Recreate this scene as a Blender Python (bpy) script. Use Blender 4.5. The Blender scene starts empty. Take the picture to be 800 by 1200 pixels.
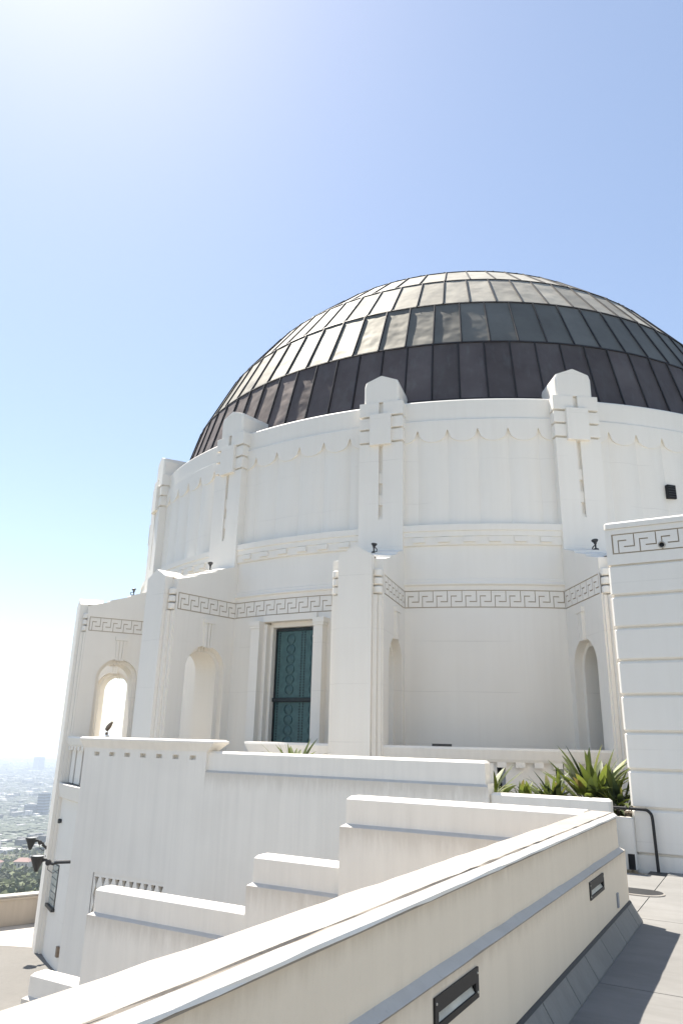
import bpy, bmesh, math, random
from mathutils import Vector, Matrix, noise
random.seed(7)
R = math.radians
C = bpy.context.scene.collection
SC = bpy.context.scene

# ------------------------------------------------------------------ camera
def make_camera():
    f, pitch, roll, head = 844.12, R(17.589), R(1.3755), R(29.642)
    fw = Vector((-math.sin(head) * math.cos(pitch), math.cos(head) * math.cos(pitch), math.sin(pitch)))
    rt = Vector((math.cos(head), math.sin(head), 0))
    up = rt.cross(fw)
    r2 = rt * math.cos(roll) + up * math.sin(roll)
    u2 = up * math.cos(roll) - rt * math.sin(roll)
    cd = bpy.data.cameras.new('camera')
    cd.sensor_fit = 'VERTICAL'
    cd.sensor_height = 24.0
    cd.lens = 24.0 * f / 1200.0
    cd.clip_start = 0.05
    cd.clip_end = 80000
    o = bpy.data.objects.new('camera', cd)
    o.matrix_world = Matrix((( r2.x, u2.x, -fw.x, 0), (r2.y, u2.y, -fw.y, 0), (r2.z, u2.z, -fw.z, 0), (0, 0, 0, 1)))
    C.objects.link(o)
    SC.camera = o
make_camera()

# ------------------------------------------------------------------ light
SUN_EL, SUN_AZ = 59.5, 296.0           # azimuth clockwise from +Y
def make_light():
    w = bpy.data.worlds.new('World')
    SC.world = w
    w.use_nodes = True
    nt = w.node_tree
    nt.nodes.clear()
    out = nt.nodes.new('ShaderNodeOutputWorld')
    bg = nt.nodes.new('ShaderNodeBackground')
    sky = nt.nodes.new('ShaderNodeTexSky')
    sky.sky_type = 'NISHITA'
    sky.sun_disc = False
    sky.sun_elevation = R(SUN_EL)
    sky.sun_rotation = R(SUN_AZ)
    sky.altitude = 350
    sky.air_density = 1.0
    sky.dust_density = 0.5
    sky.ozone_density = 1.0
    bg.inputs['Strength'].default_value = 0.15
    gm = nt.nodes.new('ShaderNodeGamma')
    gm.inputs[1].default_value = 0.74
    hs = nt.nodes.new('ShaderNodeHueSaturation')
    hs.inputs['Saturation'].default_value = 1.02
    hs.inputs['Hue'].default_value = 0.503
    nt.links.new(sky.outputs[0], gm.inputs[0])
    nt.links.new(gm.outputs[0], hs.inputs['Color'])
    nt.links.new(hs.outputs[0], bg.inputs[0])
    nt.links.new(bg.outputs[0], out.inputs[0])
    ld = bpy.data.lights.new('sun', 'SUN')
    ld.energy = 5.0
    ld.angle = R(0.53)
    ld.color = (1.0, 0.94, 0.85)
    lo = bpy.data.objects.new('sun', ld)
    el, az = R(SUN_EL), R(SUN_AZ)
    d = Vector((math.cos(el) * math.sin(az), math.cos(el) * math.cos(az), math.sin(el)))
    lo.rotation_euler = d.to_track_quat('Z', 'Y').to_euler()
    lo.location = d * 60
    C.objects.link(lo)
    vs = SC.view_settings
    vs.view_transform = 'Standard'
    vs.look = 'None'
    vs.gamma = 1
    vs.use_curve_mapping = False
    vs.exposure = 1.05
make_light()
SC.cycles.max_bounces = 8
SC.cycles.diffuse_bounces = 5
SC.cycles.volume_bounces = 1

# ------------------------------------------------------------------ materials
def nodemat(name):
    m = bpy.data.materials.new(name)
    m.use_nodes = True
    nt = m.node_tree
    b = nt.nodes['Principled BSDF']
    return m, nt, b
def N(nt, t, **kw):
    n = nt.nodes.new(t)
    for k, v in kw.items():
        setattr(n, k, v)
    return n
def ramp(nt, fac, stops):
    r = N(nt, 'ShaderNodeValToRGB')
    e = r.color_ramp.elements
    e[0].position, e[0].color = stops[0][0], (*stops[0][1], 1)
    e[1].position, e[1].color = stops[-1][0], (*stops[-1][1], 1)
    for p, c in stops[1:-1]:
        x = e.new(p)
        x.color = (*c, 1)
    nt.links.new(fac, r.inputs[0])
    return r.outputs[0]
def coords(nt, scale, kind='Object'):
    t = N(nt, 'ShaderNodeTexCoord')
    mp = N(nt, 'ShaderNodeMapping')
    mp.inputs['Scale'].default_value = scale
    nt.links.new(t.outputs[kind], mp.inputs[0])
    return mp.outputs[0]
def geo_coords(nt, scale):
    t = N(nt, 'ShaderNodeNewGeometry')
    mp = N(nt, 'ShaderNodeMapping')
    mp.inputs['Scale'].default_value = scale
    nt.links.new(t.outputs['Position'], mp.inputs[0])
    return mp.outputs[0]
def noise_tex(nt, vec, scale, detail=4, rough=0.55):
    n = N(nt, 'ShaderNodeTexNoise')
    n.inputs['Scale'].default_value = scale
    n.inputs['Detail'].default_value = detail
    n.inputs['Roughness'].default_value = rough
    nt.links.new(vec, n.inputs['Vector'])
    return n.outputs[0]
def mix(nt, a, b, fac, mode='MIX'):
    m = N(nt, 'ShaderNodeMix', data_type='RGBA', blend_type=mode)
    for sock, v in ((m.inputs[6], a), (m.inputs[7], b), (m.inputs[0], fac)):
        if hasattr(v, 'links'):
            nt.links.new(v, sock)
        elif isinstance(v, (int, float)):
            sock.default_value = v
        else:
            sock.default_value = (*v, 1)
    return m.outputs[2]
def bump(nt, b, h, strength, dist=0.02):
    bp = N(nt, 'ShaderNodeBump')
    bp.inputs['Strength'].default_value = strength
    bp.inputs['Distance'].default_value = dist
    nt.links.new(h, bp.inputs['Height'])
    nt.links.new(bp.outputs[0], b.inputs['Normal'])

def plaster(name, base, stain, streak=0.25, speck=0.0, rough=0.62, grain=0.25, pour=False):
    m, nt, b = nodemat(name)
    v1 = geo_coords(nt, (1, 1, 1))
    vs = geo_coords(nt, (5, 5, 0.22))
    big = noise_tex(nt, v1, 0.55, 5, 0.6)
    st = noise_tex(nt, vs, 1.6, 4, 0.62)
    fine = noise_tex(nt, v1, 38, 5, 0.7)
    f1 = ramp(nt, big, [(0.42, (0, 0, 0)), (0.72, (1, 1, 1))])
    f2 = ramp(nt, st, [(0.40, (0, 0, 0)), (0.95, (1, 1, 1))])
    s1 = N(nt, 'ShaderNodeMath', operation='MULTIPLY'); nt.links.new(f1, s1.inputs[0]); s1.inputs[1].default_value = streak * 0.6
    s2 = N(nt, 'ShaderNodeMath', operation='MULTIPLY'); nt.links.new(f2, s2.inputs[0]); s2.inputs[1].default_value = streak
    c = mix(nt, base, stain, s1.outputs[0])
    c = mix(nt, c, stain, s2.outputs[0])
    if speck:
        sp = noise_tex(nt, v1, 26, 6, 0.75)
        f3 = ramp(nt, sp, [(0.60, (0, 0, 0)), (0.74, (1, 1, 1))])
        s3 = N(nt, 'ShaderNodeMath', operation='MULTIPLY'); nt.links.new(f3, s3.inputs[0]); s3.inputs[1].default_value = speck
        c = mix(nt, c, tuple(x * 0.55 for x in stain), s3.outputs[0])
    # run-off grime under ledges (a painted mask on the mesh, broken up by noise) and faint pour lines
    at = N(nt, 'ShaderNodeAttribute'); at.attribute_name = 'grime'
    gn = noise_tex(nt, geo_coords(nt, (14, 14, 2.2)), 1.0, 6, 0.7)
    ga = N(nt, 'ShaderNodeMath', operation='MULTIPLY_ADD'); nt.links.new(at.outputs['Fac'], ga.inputs[0]); ga.inputs[1].default_value = 0.55
    nt.links.new(gn, ga.inputs[2])
    gr = ramp(nt, ga.outputs[0], [(0.62, (0, 0, 0)), (1.0, (0.42, 0.42, 0.42))])
    gm = N(nt, 'ShaderNodeMath', operation='MULTIPLY'); nt.links.new(gr, gm.inputs[0]); nt.links.new(at.outputs['Fac'], gm.inputs[1])
    c = mix(nt, c, tuple(x * y for x, y in zip(stain, (.62, .55, .46))), gm.outputs[0])
    sp = N(nt, 'ShaderNodeSeparateXYZ'); nt.links.new(v1, sp.inputs[0])
    w = N(nt, 'ShaderNodeMath', operation='MULTIPLY_ADD'); nt.links.new(big, w.inputs[0]); w.inputs[1].default_value = 0.05; nt.links.new(sp.outputs[2], w.inputs[2])
    q = N(nt, 'ShaderNodeMath', operation='PINGPONG'); nt.links.new(w.outputs[0], q.inputs[0]); q.inputs[1].default_value = 0.61
    ln = ramp(nt, q.outputs[0], [(0.0, (1, 1, 1)), (0.012, (0, 0, 0))])
    lm = N(nt, 'ShaderNodeMath', operation='MULTIPLY'); nt.links.new(ln, lm.inputs[0]); nt.links.new(f1, lm.inputs[1])
    l2 = N(nt, 'ShaderNodeMath', operation='MULTIPLY'); nt.links.new(lm.outputs[0], l2.inputs[0]); l2.inputs[1].default_value = 0.55 if pour else 0.0
    c = mix(nt, c, tuple(x * 0.7 for x in stain), l2.outputs[0])
    nt.links.new(c, b.inputs['Base Color'])
    b.inputs['Roughness'].default_value = rough
    bump(nt, b, fine, grain, 0.01)
    return m

M = {}
M['white'] = plaster('white_painted_concrete', (0.85, 0.802, 0.722), (0.71, 0.65, 0.565), 0.26, pour=True)
M['parapet'] = plaster('parapet_paint', (0.855, 0.805, 0.722), (0.60, 0.56, 0.50), 0.36, 0.05)
M['near_paint'] = plaster('cream_parapet_paint', (0.86, 0.725, 0.55), (0.68, 0.56, 0.41), 0.30, 0.08)
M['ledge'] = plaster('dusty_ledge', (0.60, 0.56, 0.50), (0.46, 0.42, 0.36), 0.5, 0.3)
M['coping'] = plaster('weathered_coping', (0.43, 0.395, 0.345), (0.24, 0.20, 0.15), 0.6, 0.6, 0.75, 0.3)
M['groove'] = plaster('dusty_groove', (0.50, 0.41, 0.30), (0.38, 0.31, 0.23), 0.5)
M['dark_line'] = plaster('joint_and_dark_line', (0.30, 0.26, 0.21), (0.18, 0.15, 0.12), 0.6, 0.4)
M['base_tile'] = plaster('base_tile_stone', (0.26, 0.245, 0.215), (0.155, 0.145, 0.13), 0.8, 0.25)
M['dark_joint'] = plaster('dark_joint', (0.05, 0.05, 0.05), (0.03, 0.03, 0.03), 0.3)

def concrete_floor():
    m, nt, b = nodemat('terrace_concrete')
    v = geo_coords(nt, (1, 1, 1))
    v2 = geo_coords(nt, (0.7, 4.0, 1))
    big = noise_tex(nt, v, 0.9, 6, 0.65)
    br = noise_tex(nt, v2, 2.2, 5, 0.6)
    fine = noise_tex(nt, v, 60, 5, 0.75)
    c = ramp(nt, big, [(0.3, (0.185, 0.178, 0.165)), (0.7, (0.25, 0.242, 0.226))])
    f = ramp(nt, br, [(0.45, (0, 0, 0)), (0.75, (0.45, 0.45, 0.45))])
    c = mix(nt, c, (0.145, 0.138, 0.127), f)
    f2 = ramp(nt, fine, [(0.62, (0, 0, 0)), (0.75, (0.4, 0.4, 0.4))])
    c = mix(nt, c, (0.22, 0.21, 0.2), f2)
    nt.links.new(c, b.inputs['Base Color'])
    b.inputs['Roughness'].default_value = 0.8
    bump(nt, b, fine, 0.3, 0.01)
    return m
M['floor'] = concrete_floor()
M['asphalt'] = plaster('lower_terrace_paving', (0.18, 0.17, 0.153), (0.13, 0.122, 0.11), 0.6, 0.3, 0.85)
M['pale_paving'] = plaster('pale_paving', (0.46, 0.435, 0.40), (0.36, 0.335, 0.30), 0.5, 0.1, 0.85)
M['beige_wall'] = plaster('beige_terrace_wall', (0.50, 0.43, 0.35), (0.36, 0.30, 0.23), 0.6, 0.2)

def copper(name, c0, c1, rough=0.60, metal=0.9, dent=0.5):
    m, nt, b = nodemat(name)
    v = geo_coords(nt, (1, 1, 1))
    vs = geo_coords(nt, (1.2, 1.2, 0.25))
    big = noise_tex(nt, v, 0.8, 4, 0.6)
    st = noise_tex(nt, vs, 3.5, 5, 0.65)
    oi = N(nt, 'ShaderNodeObjectInfo')
    c = ramp(nt, big, [(0.3, c0), (0.7, c1)])
    f = ramp(nt, st, [(0.52, (0, 0, 0)), (0.8, (0.4, 0.4, 0.4))])
    c = mix(nt, c, (0.22, 0.22, 0.20), f)
    mv = N(nt, 'ShaderNodeMapRange')
    mv.inputs[3].default_value = 0.82
    mv.inputs[4].default_value = 1.16
    nt.links.new(oi.outputs['Random'], mv.inputs[0])
    vm = N(nt, 'ShaderNodeVectorMath', operation='SCALE')
    nt.links.new(c, vm.inputs[0]); nt.links.new(mv.outputs[0], vm.inputs['Scale'])
    nt.links.new(vm.outputs[0], b.inputs['Base Color'])
    b.inputs['Metallic'].default_value = metal
    b.inputs['Roughness'].default_value = rough
    d = noise_tex(nt, v, 1.1, 2, 0.5)
    bump(nt, b, d, dent, 0.10)
    return m
M['copper'] = copper('weathered_copper_sunlit', (0.36, 0.34, 0.30), (0.45, 0.43, 0.375), 0.84)  # upper rows: sunlit paleness put into the base colour
M['copper_brown_shade'] = copper('brown_copper_shade', (0.125, 0.10, 0.092), (0.175, 0.145, 0.132), 0.66)  # lowest visible row: darker base stands in for its shade
M['copper_green_dim'] = copper('greenish_copper_dim', (0.175, 0.165, 0.14), (0.235, 0.225, 0.19), 0.66)  # second row: base toned between shaded and sunlit
M['seam'] = plaster('dark_copper_seam', (0.020, 0.016, 0.016), (0.014, 0.011, 0.011), 0.4)

def plain(name, col, rough=0.5, metal=0.0, spec=None):
    m, nt, b = nodemat(name)
    v = coords(nt, (1, 1, 1))
    n = noise_tex(nt, v, 9, 4)
    c = ramp(nt, n, [(0.3, tuple(x * 0.8 for x in col)), (0.7, tuple(min(1, x * 1.15) for x in col))])
    nt.links.new(c, b.inputs['Base Color'])
    b.inputs['Roughness'].default_value = rough
    b.inputs['Metallic'].default_value = metal
    return m
M['lamp'] = plain('dark_grey_lamp_metal', (0.045, 0.045, 0.045), 0.42, 0.3)
M['lamp_rim'] = plain('pale_lamp_lens', (0.55, 0.55, 0.53), 0.25)
M['bronze'] = plain('dark_bronze_plate', (0.022, 0.019, 0.017), 0.55, 0.2)
M['lens'] = plain('frosted_lens', (0.74, 0.68, 0.55), 0.4)
M['screw'] = plain('pale_screw', (0.6, 0.55, 0.45), 0.4, 0.5)
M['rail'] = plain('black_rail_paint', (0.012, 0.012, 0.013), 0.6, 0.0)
M['door'] = plain('green_patina_door', (0.06, 0.125, 0.125), 0.45, 0.25)
M['door_dark'] = plain('dark_door_frame', (0.018, 0.026, 0.028), 0.4, 0.4)
M['door_relief'] = plain('door_relief', (0.055, 0.115, 0.118), 0.45, 0.3)
M['void'] = plain('dark_recess', (0.012, 0.012, 0.013), 0.9)
M['glass_block'] = plain('glass_block', (0.36, 0.40, 0.38), 0.18)
M['soil'] = plain('planter_soil', (0.06, 0.045, 0.03), 0.95)
M['grey_strip'] = plain('grey_metal_strip', (0.28, 0.29, 0.31), 0.5)
M['brown'] = plain('brown_bronze', (0.24, 0.18, 0.13), 0.5, 0.3)

def leaf_mat(name, c0, c1, rough=0.38):
    m, nt, b = nodemat(name)
    oi = N(nt, 'ShaderNodeObjectInfo')
    v = coords(nt, (1, 1, 1))
    n = noise_tex(nt, v, 3.0, 3)
    a = N(nt, 'ShaderNodeMath', operation='ADD'); nt.links.new(n, a.inputs[0]); nt.links.new(oi.outputs['Random'], a.inputs[1])
    h = N(nt, 'ShaderNodeMath', operation='MULTIPLY'); nt.links.new(a.outputs[0], h.inputs[0]); h.inputs[1].default_value = 0.5
    c = ramp(nt, h.outputs[0], [(0.25, c0), (0.70, c1), (0.80, (0.20, 0.145, 0.055))])
    nt.links.new(c, b.inputs['Base Color'])
    b.inputs['Roughness'].default_value = rough
    tr = N(nt, 'ShaderNodeBsdfTranslucent'); nt.links.new(c, tr.inputs[0])
    ms = N(nt, 'ShaderNodeMixShader'); ms.inputs[0].default_value = 0.35
    nt.links.new(b.outputs[0], ms.inputs[1]); nt.links.new(tr.outputs[0], ms.inputs[2])
    nt.links.new(ms.outputs[0], nt.nodes['Material Output'].inputs[0])
    return m
M['leaf'] = leaf_mat('strap_leaf', (0.02, 0.034, 0.014), (0.19, 0.235, 0.04), 0.5)
def tree_mat(name, c0, c1):
    m, nt, b = nodemat(name)
    oi = N(nt, 'ShaderNodeObjectInfo')
    v = geo_coords(nt, (1, 1, 1))
    n = noise_tex(nt, v, 0.5, 3)
    a = N(nt, 'ShaderNodeMath', operation='ADD'); nt.links.new(n, a.inputs[0]); nt.links.new(oi.outputs['Random'], a.inputs[1])
    h = N(nt, 'ShaderNodeMath', operation='MULTIPLY'); nt.links.new(a.outputs[0], h.inputs[0]); h.inputs[1].default_value = 0.5
    c = ramp(nt, h.outputs[0], [(0.2, c0), (0.8, c1)])
    nt.links.new(c, b.inputs['Base Color'])
    b.inputs['Roughness'].default_value = 0.75
    return m
M['foliage'] = tree_mat('hillside_foliage', (0.018, 0.030, 0.014), (0.105, 0.125, 0.03))
M['city_tree'] = tree_mat('city_foliage', (0.03, 0.045, 0.028), (0.07, 0.085, 0.045))
M['bark'] = plain('bark', (0.09, 0.07, 0.05), 0.9)
M['red_roof'] = plain('red_tile_roof', (0.31, 0.19, 0.16), 0.8)
M['house_wall'] = plain('pale_house_wall', (0.62, 0.56, 0.48), 0.8)
M['tower_wall'] = plain('blue_grey_tower', (0.15, 0.18, 0.23), 0.5)
def city_mat():
    m, nt, b = nodemat('city_roofs_and_walls')
    v = geo_coords(nt, (1, 1, 1))
    vo = N(nt, 'ShaderNodeTexVoronoi'); vo.inputs['Scale'].default_value = 0.02
    nt.links.new(v, vo.inputs['Vector'])
    sx = N(nt, 'ShaderNodeSeparateColor'); nt.links.new(vo.outputs['Color'], sx.inputs[0])
    c = ramp(nt, sx.outputs[0], [(0.1, (0.10, 0.095, 0.09)), (0.5, (0.20, 0.19, 0.175)), (0.8, (0.36, 0.34, 0.32)), (0.95, (0.62, 0.60, 0.58))])
    nt.links.new(c, b.inputs['Base Color'])
    b.inputs['Roughness'].default_value = 0.8
    return m
M['city'] = city_mat()
def terrain_mat():
    m, nt, b = nodemat('scrub_and_city_ground')
    v = geo_coords(nt, (1, 1, 1))
    n1 = noise_tex(nt, v, 0.02, 6, 0.7)
    n2 = noise_tex(nt, v, 0.25, 5, 0.7)
    a = mix(nt, n1, n2, 0.5)
    c = ramp(nt, a, [(0.35, (0.045, 0.055, 0.028)), (0.52, (0.10, 0.095, 0.055)), (0.7, (0.22, 0.185, 0.125))])
    nt.links.new(c, b.inputs['Base Color'])
    b.inputs['Roughness'].default_value = 0.95
    return m
M['terrain'] = terrain_mat()

# ------------------------------------------------------------------ mesh builder
class MB:
    def __init__(s):
        s.v, s.f, s.m, s.sm, s.g = [], [], [], [], {}
    def face(s, pts, mi=0, smooth=False, g=None):
        if g: s.g[len(s.f)] = g
        i = len(s.v)
        s.v += [tuple(p) for p in pts]
        s.f.append(tuple(range(i, i + len(pts))))
        s.m.append(mi); s.sm.append(smooth)
    def box(s, x0, x1, y0, y1, z0, z1, mi=0, fn=None):
        P = [(x, y, z) for z in (z0, z1) for y in (y0, y1) for x in (x0, x1)]
        if fn: P = [fn(*p) for p in P]
        for q in ((0, 2, 3, 1), (4, 5, 7, 6), (0, 1, 5, 4), (2, 6, 7, 3), (0, 4, 6, 2), (1, 3, 7, 5)):
            s.face([P[k] for k in q], mi)
    def cbox(s, x0, x1, y0, y1, z0, z1, c, mi=0, fn=None):
        """box with chamfered vertical and top edges"""
        def ring(d, z):
            return [(x0 + d + c, y0 + d, z), (x1 - d - c, y0 + d, z), (x1 - d, y0 + d + c, z), (x1 - d, y1 - d - c, z),
                    (x1 - d - c, y1 - d, z), (x0 + d + c, y1 - d, z), (x0 + d, y1 - d - c, z), (x0 + d, y0 + d + c, z)]
        A, B, T = ring(0, z0), ring(0, z1 - c), ring(c, z1)
        for L, U in ((A, B), (B, T)):
            for k in range(8):
                q = [L[k], L[(k + 1) % 8], U[(k + 1) % 8], U[k]]
                s.face([fn(*p) for p in q] if fn else q, mi)
        s.face([fn(*p) for p in T] if fn else T, mi)
        A = A[::-1]
        s.face([fn(*p) for p in A] if fn else A, mi)
    def prism(s, poly, a0, a1, fn, mi=0, caps=True, mis=None):
        """poly of 2-D points extruded along a third axis; fn(p, q, a) -> xyz"""
        n = len(poly)
        for k in range(n):
            p, q = poly[k], poly[(k + 1) % n]
            s.face([fn(*p, a0), fn(*q, a0), fn(*q, a1), fn(*p, a1)], mis[k] if mis else mi)
        if caps:
            s.face([fn(*p, a0) for p in poly][::-1], mi)
            s.face([fn(*p, a1) for p in poly], mi)
    def tube(s, pts, r, n=10, mi=0, cap=True):
        rings = []
        rr = r if isinstance(r, (list, tuple)) else [r] * len(pts)
        pts = [Vector(p) for p in pts]
        prev = None
        for i, p in enumerate(pts):
            d = (pts[min(i + 1, len(pts) - 1)] - pts[max(i - 1, 0)]).normalized()
            if prev is None:
                a = d.orthogonal().normalized()
            else:
                a = (prev - d * prev.dot(d)).normalized()
            prev = a
            b = d.cross(a)
            rings.append([p + (a * math.cos(2 * math.pi * k / n) + b * math.sin(2 * math.pi * k / n)) * rr[i] for k in range(n)])
        for A, B in zip(rings, rings[1:]):
            for k in range(n):
                s.face([A[k], A[(k + 1) % n], B[(k + 1) % n], B[k]], mi, True)
        if cap:
            s.face(rings[0][::-1], mi); s.face(rings[-1], mi)
    def lathe(s, prof, origin=(0, 0, 0), rot=None, n=16, mi=0, mis=None, smooth=True):
        o = Vector(origin)
        def P(r, z, k):
            v = Vector((r * math.cos(2 * math.pi * k / n), r * math.sin(2 * math.pi * k / n), z))
            return o + (rot @ v if rot else v)
        for i, ((r0, z0), (r1, z1)) in enumerate(zip(prof, prof[1:])):
            for k in range(n):
                q = [P(r0, z0, k), P(r0, z0, k + 1), P(r1, z1, k + 1), P(r1, z1, k)]
                if r0 < 1e-6: q = q[1:]
                elif r1 < 1e-6: q = q[:3]
                s.face(q, mis[i] if mis else mi, smooth)
    def mesh(s, name, mats, weld=True):
        me = bpy.data.meshes.new(name)
        me.from_pydata(s.v, [], s.f)
        for k in (mats if isinstance(mats, (list, tuple)) else [mats]):
            me.materials.append(M[k])
        if s.g:
            at = me.color_attributes.new('grime', 'FLOAT_COLOR', 'CORNER')
            at.data.foreach_set('color', [0.0, 0.0, 0.0, 1.0] * len(at.data))
            for fi, vals in s.g.items():
                for li, v in zip(me.polygons[fi].loop_indices, vals): at.data[li].color = (v, v, v, 1)
        me.polygons.foreach_set('material_index', s.m)
        me.polygons.foreach_set('use_smooth', s.sm)
        if weld:
            bm = bmesh.new(); bm.from_mesh(me)
            bmesh.ops.remove_doubles(bm, verts=bm.verts, dist=1e-5)
            bmesh.ops.recalc_face_normals(bm, faces=bm.faces)
            bm.to_mesh(me); bm.free()
        keep = [p.use_smooth for p in me.polygons]
        if any(keep):
            me.set_sharp_from_angle(angle=R(32))
            me.polygons.foreach_set('use_smooth', keep)
        me.update()
        return me
    def build(s, name, mats, parent=None, bevel=0.0, origin=None, weld=True):
        """origin: world point that becomes the object's own origin (top-level meshes) """
        if origin is not None:
            s.v = [(x - origin[0], y - origin[1], z - origin[2]) for x, y, z in s.v]
        o = bpy.data.objects.new(name, s.mesh(name, mats, weld))
        C.objects.link(o)
        if origin is not None: o.location = origin
        if parent: o.parent = parent
        if bevel:
            md = o.modifiers.new('edge', 'BEVEL')
            md.width = bevel; md.segments = 2; md.limit_method = 'ANGLE'; md.angle_limit = R(35)
        return o

def tag(o, label=None, cat=None, group=None, kind=None):
    for k, v in (('label', label), ('category', cat), ('group', group), ('kind', kind)):
        if v: o[k] = v
    return o
def empty(name, loc, label, cat, group=None, rz=0):
    o = bpy.data.objects.new(name, None)
    o.location = loc
    o.rotation_euler.z = rz
    o.empty_display_size = 0.2
    C.objects.link(o)
    return tag(o, label, cat, group)
def link_copy(o, parent, loc=None, rot=None):
    c = o.copy()
    C.objects.link(c)
    c.parent = parent
    if loc is not None: c.location = loc
    if rot is not None: c.rotation_euler = rot
    return c
def copy_tree(o, parent):
    c = link_copy(o, parent)
    for ch in list(o.children): copy_tree(ch, c)
    return c

# ------------------------------------------------------------------ key numbers
CX, CY = -10.774, 29.600           # axis of the rotunda
FLOOR, LOWER = -1.6, -6.05         # upper terrace, lower terrace (eye is at 0)
def pol(r, az, z):                 # about the rotunda axis, local to it
    a = R(az)
    return (r * math.sin(a), r * math.cos(a), z)

def relief(mb, cols, rows, raised, put, d_hi, d_lo, mi_hi=0, mi_lo=1):
    """sheet of cells, each either up at d_hi or sunk to d_lo, with side walls between; put(u, v, d) -> xyz"""
    nu, nv = len(cols) - 1, len(rows) - 1
    for j in range(nv):
        for i in range(nu):
            up = raised(i, j)
            d = d_hi if up else d_lo
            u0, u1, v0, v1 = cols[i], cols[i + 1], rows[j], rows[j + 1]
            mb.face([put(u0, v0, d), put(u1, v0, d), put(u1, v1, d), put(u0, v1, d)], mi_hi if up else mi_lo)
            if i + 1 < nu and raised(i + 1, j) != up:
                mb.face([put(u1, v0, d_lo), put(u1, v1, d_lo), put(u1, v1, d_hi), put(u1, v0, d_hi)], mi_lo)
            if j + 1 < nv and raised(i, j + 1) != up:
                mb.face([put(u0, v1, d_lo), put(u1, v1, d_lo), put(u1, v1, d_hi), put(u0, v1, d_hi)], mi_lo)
# one cell of the key pattern: 1 is wall, 0 is groove (first row at the top)
KEY = ["000000000000",
       "111111111110",
       "111111111110",
       "111000001110",
       "111011111110",
       "111011111110",
       "111011100000",
       "111011111111",
       "111011111111",
       "000000000000"]
KEY = ["0000000000",
       "1111111110",
       "1111111110",
       "1100001110",
       "1101111110",
       "1101111110",
       "1101100000",
       "1101111111",
       "1101111111",
       "0000000000"]
KW = [1.2, .7, .45, 1.2, .9, 1.2, 1.2, .9, .9, .45]
KH = [.45, 1, 1, .45, 1, 1, .45, 1, 1, .45]
def key_grid(u0, u1, n, v0, v1, flip=False):
    tw, th = sum(KW), sum(KH)
    cols, cell = [u0], []
    g = 0.022 if u1 > u0 else -0.022
    cols.append(u0 + g); cell.append(None)
    L = (u1 - u0 - g) / n
    for k in range(n):
        x = u0 + g + L * k
        for i, w in enumerate(KW):
            x += L * w / tw
            cols.append(x); cell.append(i)
    rows = [v1]
    for h in KH: rows.append(rows[-1] - (v1 - v0) * h / th)
    def raised(i, j):
        return cell[i] is not None and KEY[j][cell[i]] == '1'
    return cols, rows, raised

# ================================================================== ROTUNDA
obs = empty('observatory', (CX, CY, LOWER), 'white domed observatory rotunda with dark copper dome and arched buttresses', 'building')
Z0 = -LOWER                              # local z = eye z + Z0
def Lz(z): return z + Z0
PIER_AZ = [123.75, 146.25, 168.75, 191.25, 213.75, 236.25]
HW = math.degrees(0.60 / 13.4)           # half angle hidden by a pilaster

def ring_profile(mb, prof, a0, a1, step=1.125, mis=None):
    n = max(1, round((a1 - a0) / step))
    for k in range(n):
        b0, b1 = a0 + (a1 - a0) * k / n, a0 + (a1 - a0) * (k + 1) / n
        for i, ((r0, z0), (r1, z1)) in enumerate(zip(prof, prof[1:])):
            mb.face([pol(r0, b0, Lz(z0)), pol(r0, b1, Lz(z0)), pol(r1, b1, Lz(z1)), pol(r1, b0, Lz(z1))], mis[i] if mis else 0)

RL = 13.33                               # lower wall radius
BAYS = [101.25 + 11.25 + 22.5 * k for k in range(-1, 7)]       # bay centres
def lower_wall():
    mb = MB()
    low = [(RL, -1.62), (RL, 3.24)]
    up = [(RL, 3.69), (RL, 3.80), (RL + .05, 3.83), (RL + .05, 3.86), (RL + .02, 3.90), (RL + .02, 3.96), (RL, 3.98), (RL, 4.84),
          (RL + .05, 4.87), (RL + .05, 5.08), (RL + .07, 5.09), (RL + .07, 5.22), (RL + .10, 5.24), (RL + .10, 5.40), (RL - .26, 5.43)]
    for c in BAYS:
        if abs(c - 180) < 1:             # the doorway bay
            hw = math.degrees(0.85 / RL)
            ring_profile(mb, low, c - 11.25, c - hw)
            ring_profile(mb, low, c + hw, c + 11.25)
            ring_profile(mb, [(RL, 3.07), (RL, 3.24)], c - hw, c + hw)
        else:
            ring_profile(mb, low, c - 11.25, c + 11.25)
        ring_profile(mb, up, c - 11.25, c + 11.25)
        ring_profile(mb, [(RL - .02, 3.24), (RL, 3.24)], c - 11.25, c + 11.25)
        ring_profile(mb, [(RL - .02, 3.69), (RL, 3.69)], c - 11.25, c + 11.25)
    ring_profile(mb, [(13.3, -1.6), (13.3, 5)], 282.0, 438.75)   # far side, plain
    return mb.build('drum_wall', ['white', 'groove'], obs)
drum = lower_wall()
def bay_keys():
    for c in BAYS:
        mb = MB()
        h = 8.55
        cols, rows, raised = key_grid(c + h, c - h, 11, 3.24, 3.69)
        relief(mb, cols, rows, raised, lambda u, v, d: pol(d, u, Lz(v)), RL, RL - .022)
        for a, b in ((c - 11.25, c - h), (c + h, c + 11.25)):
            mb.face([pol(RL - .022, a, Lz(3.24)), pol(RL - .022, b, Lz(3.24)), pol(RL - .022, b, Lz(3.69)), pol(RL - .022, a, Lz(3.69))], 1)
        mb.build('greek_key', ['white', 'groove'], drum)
bay_keys()
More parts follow.
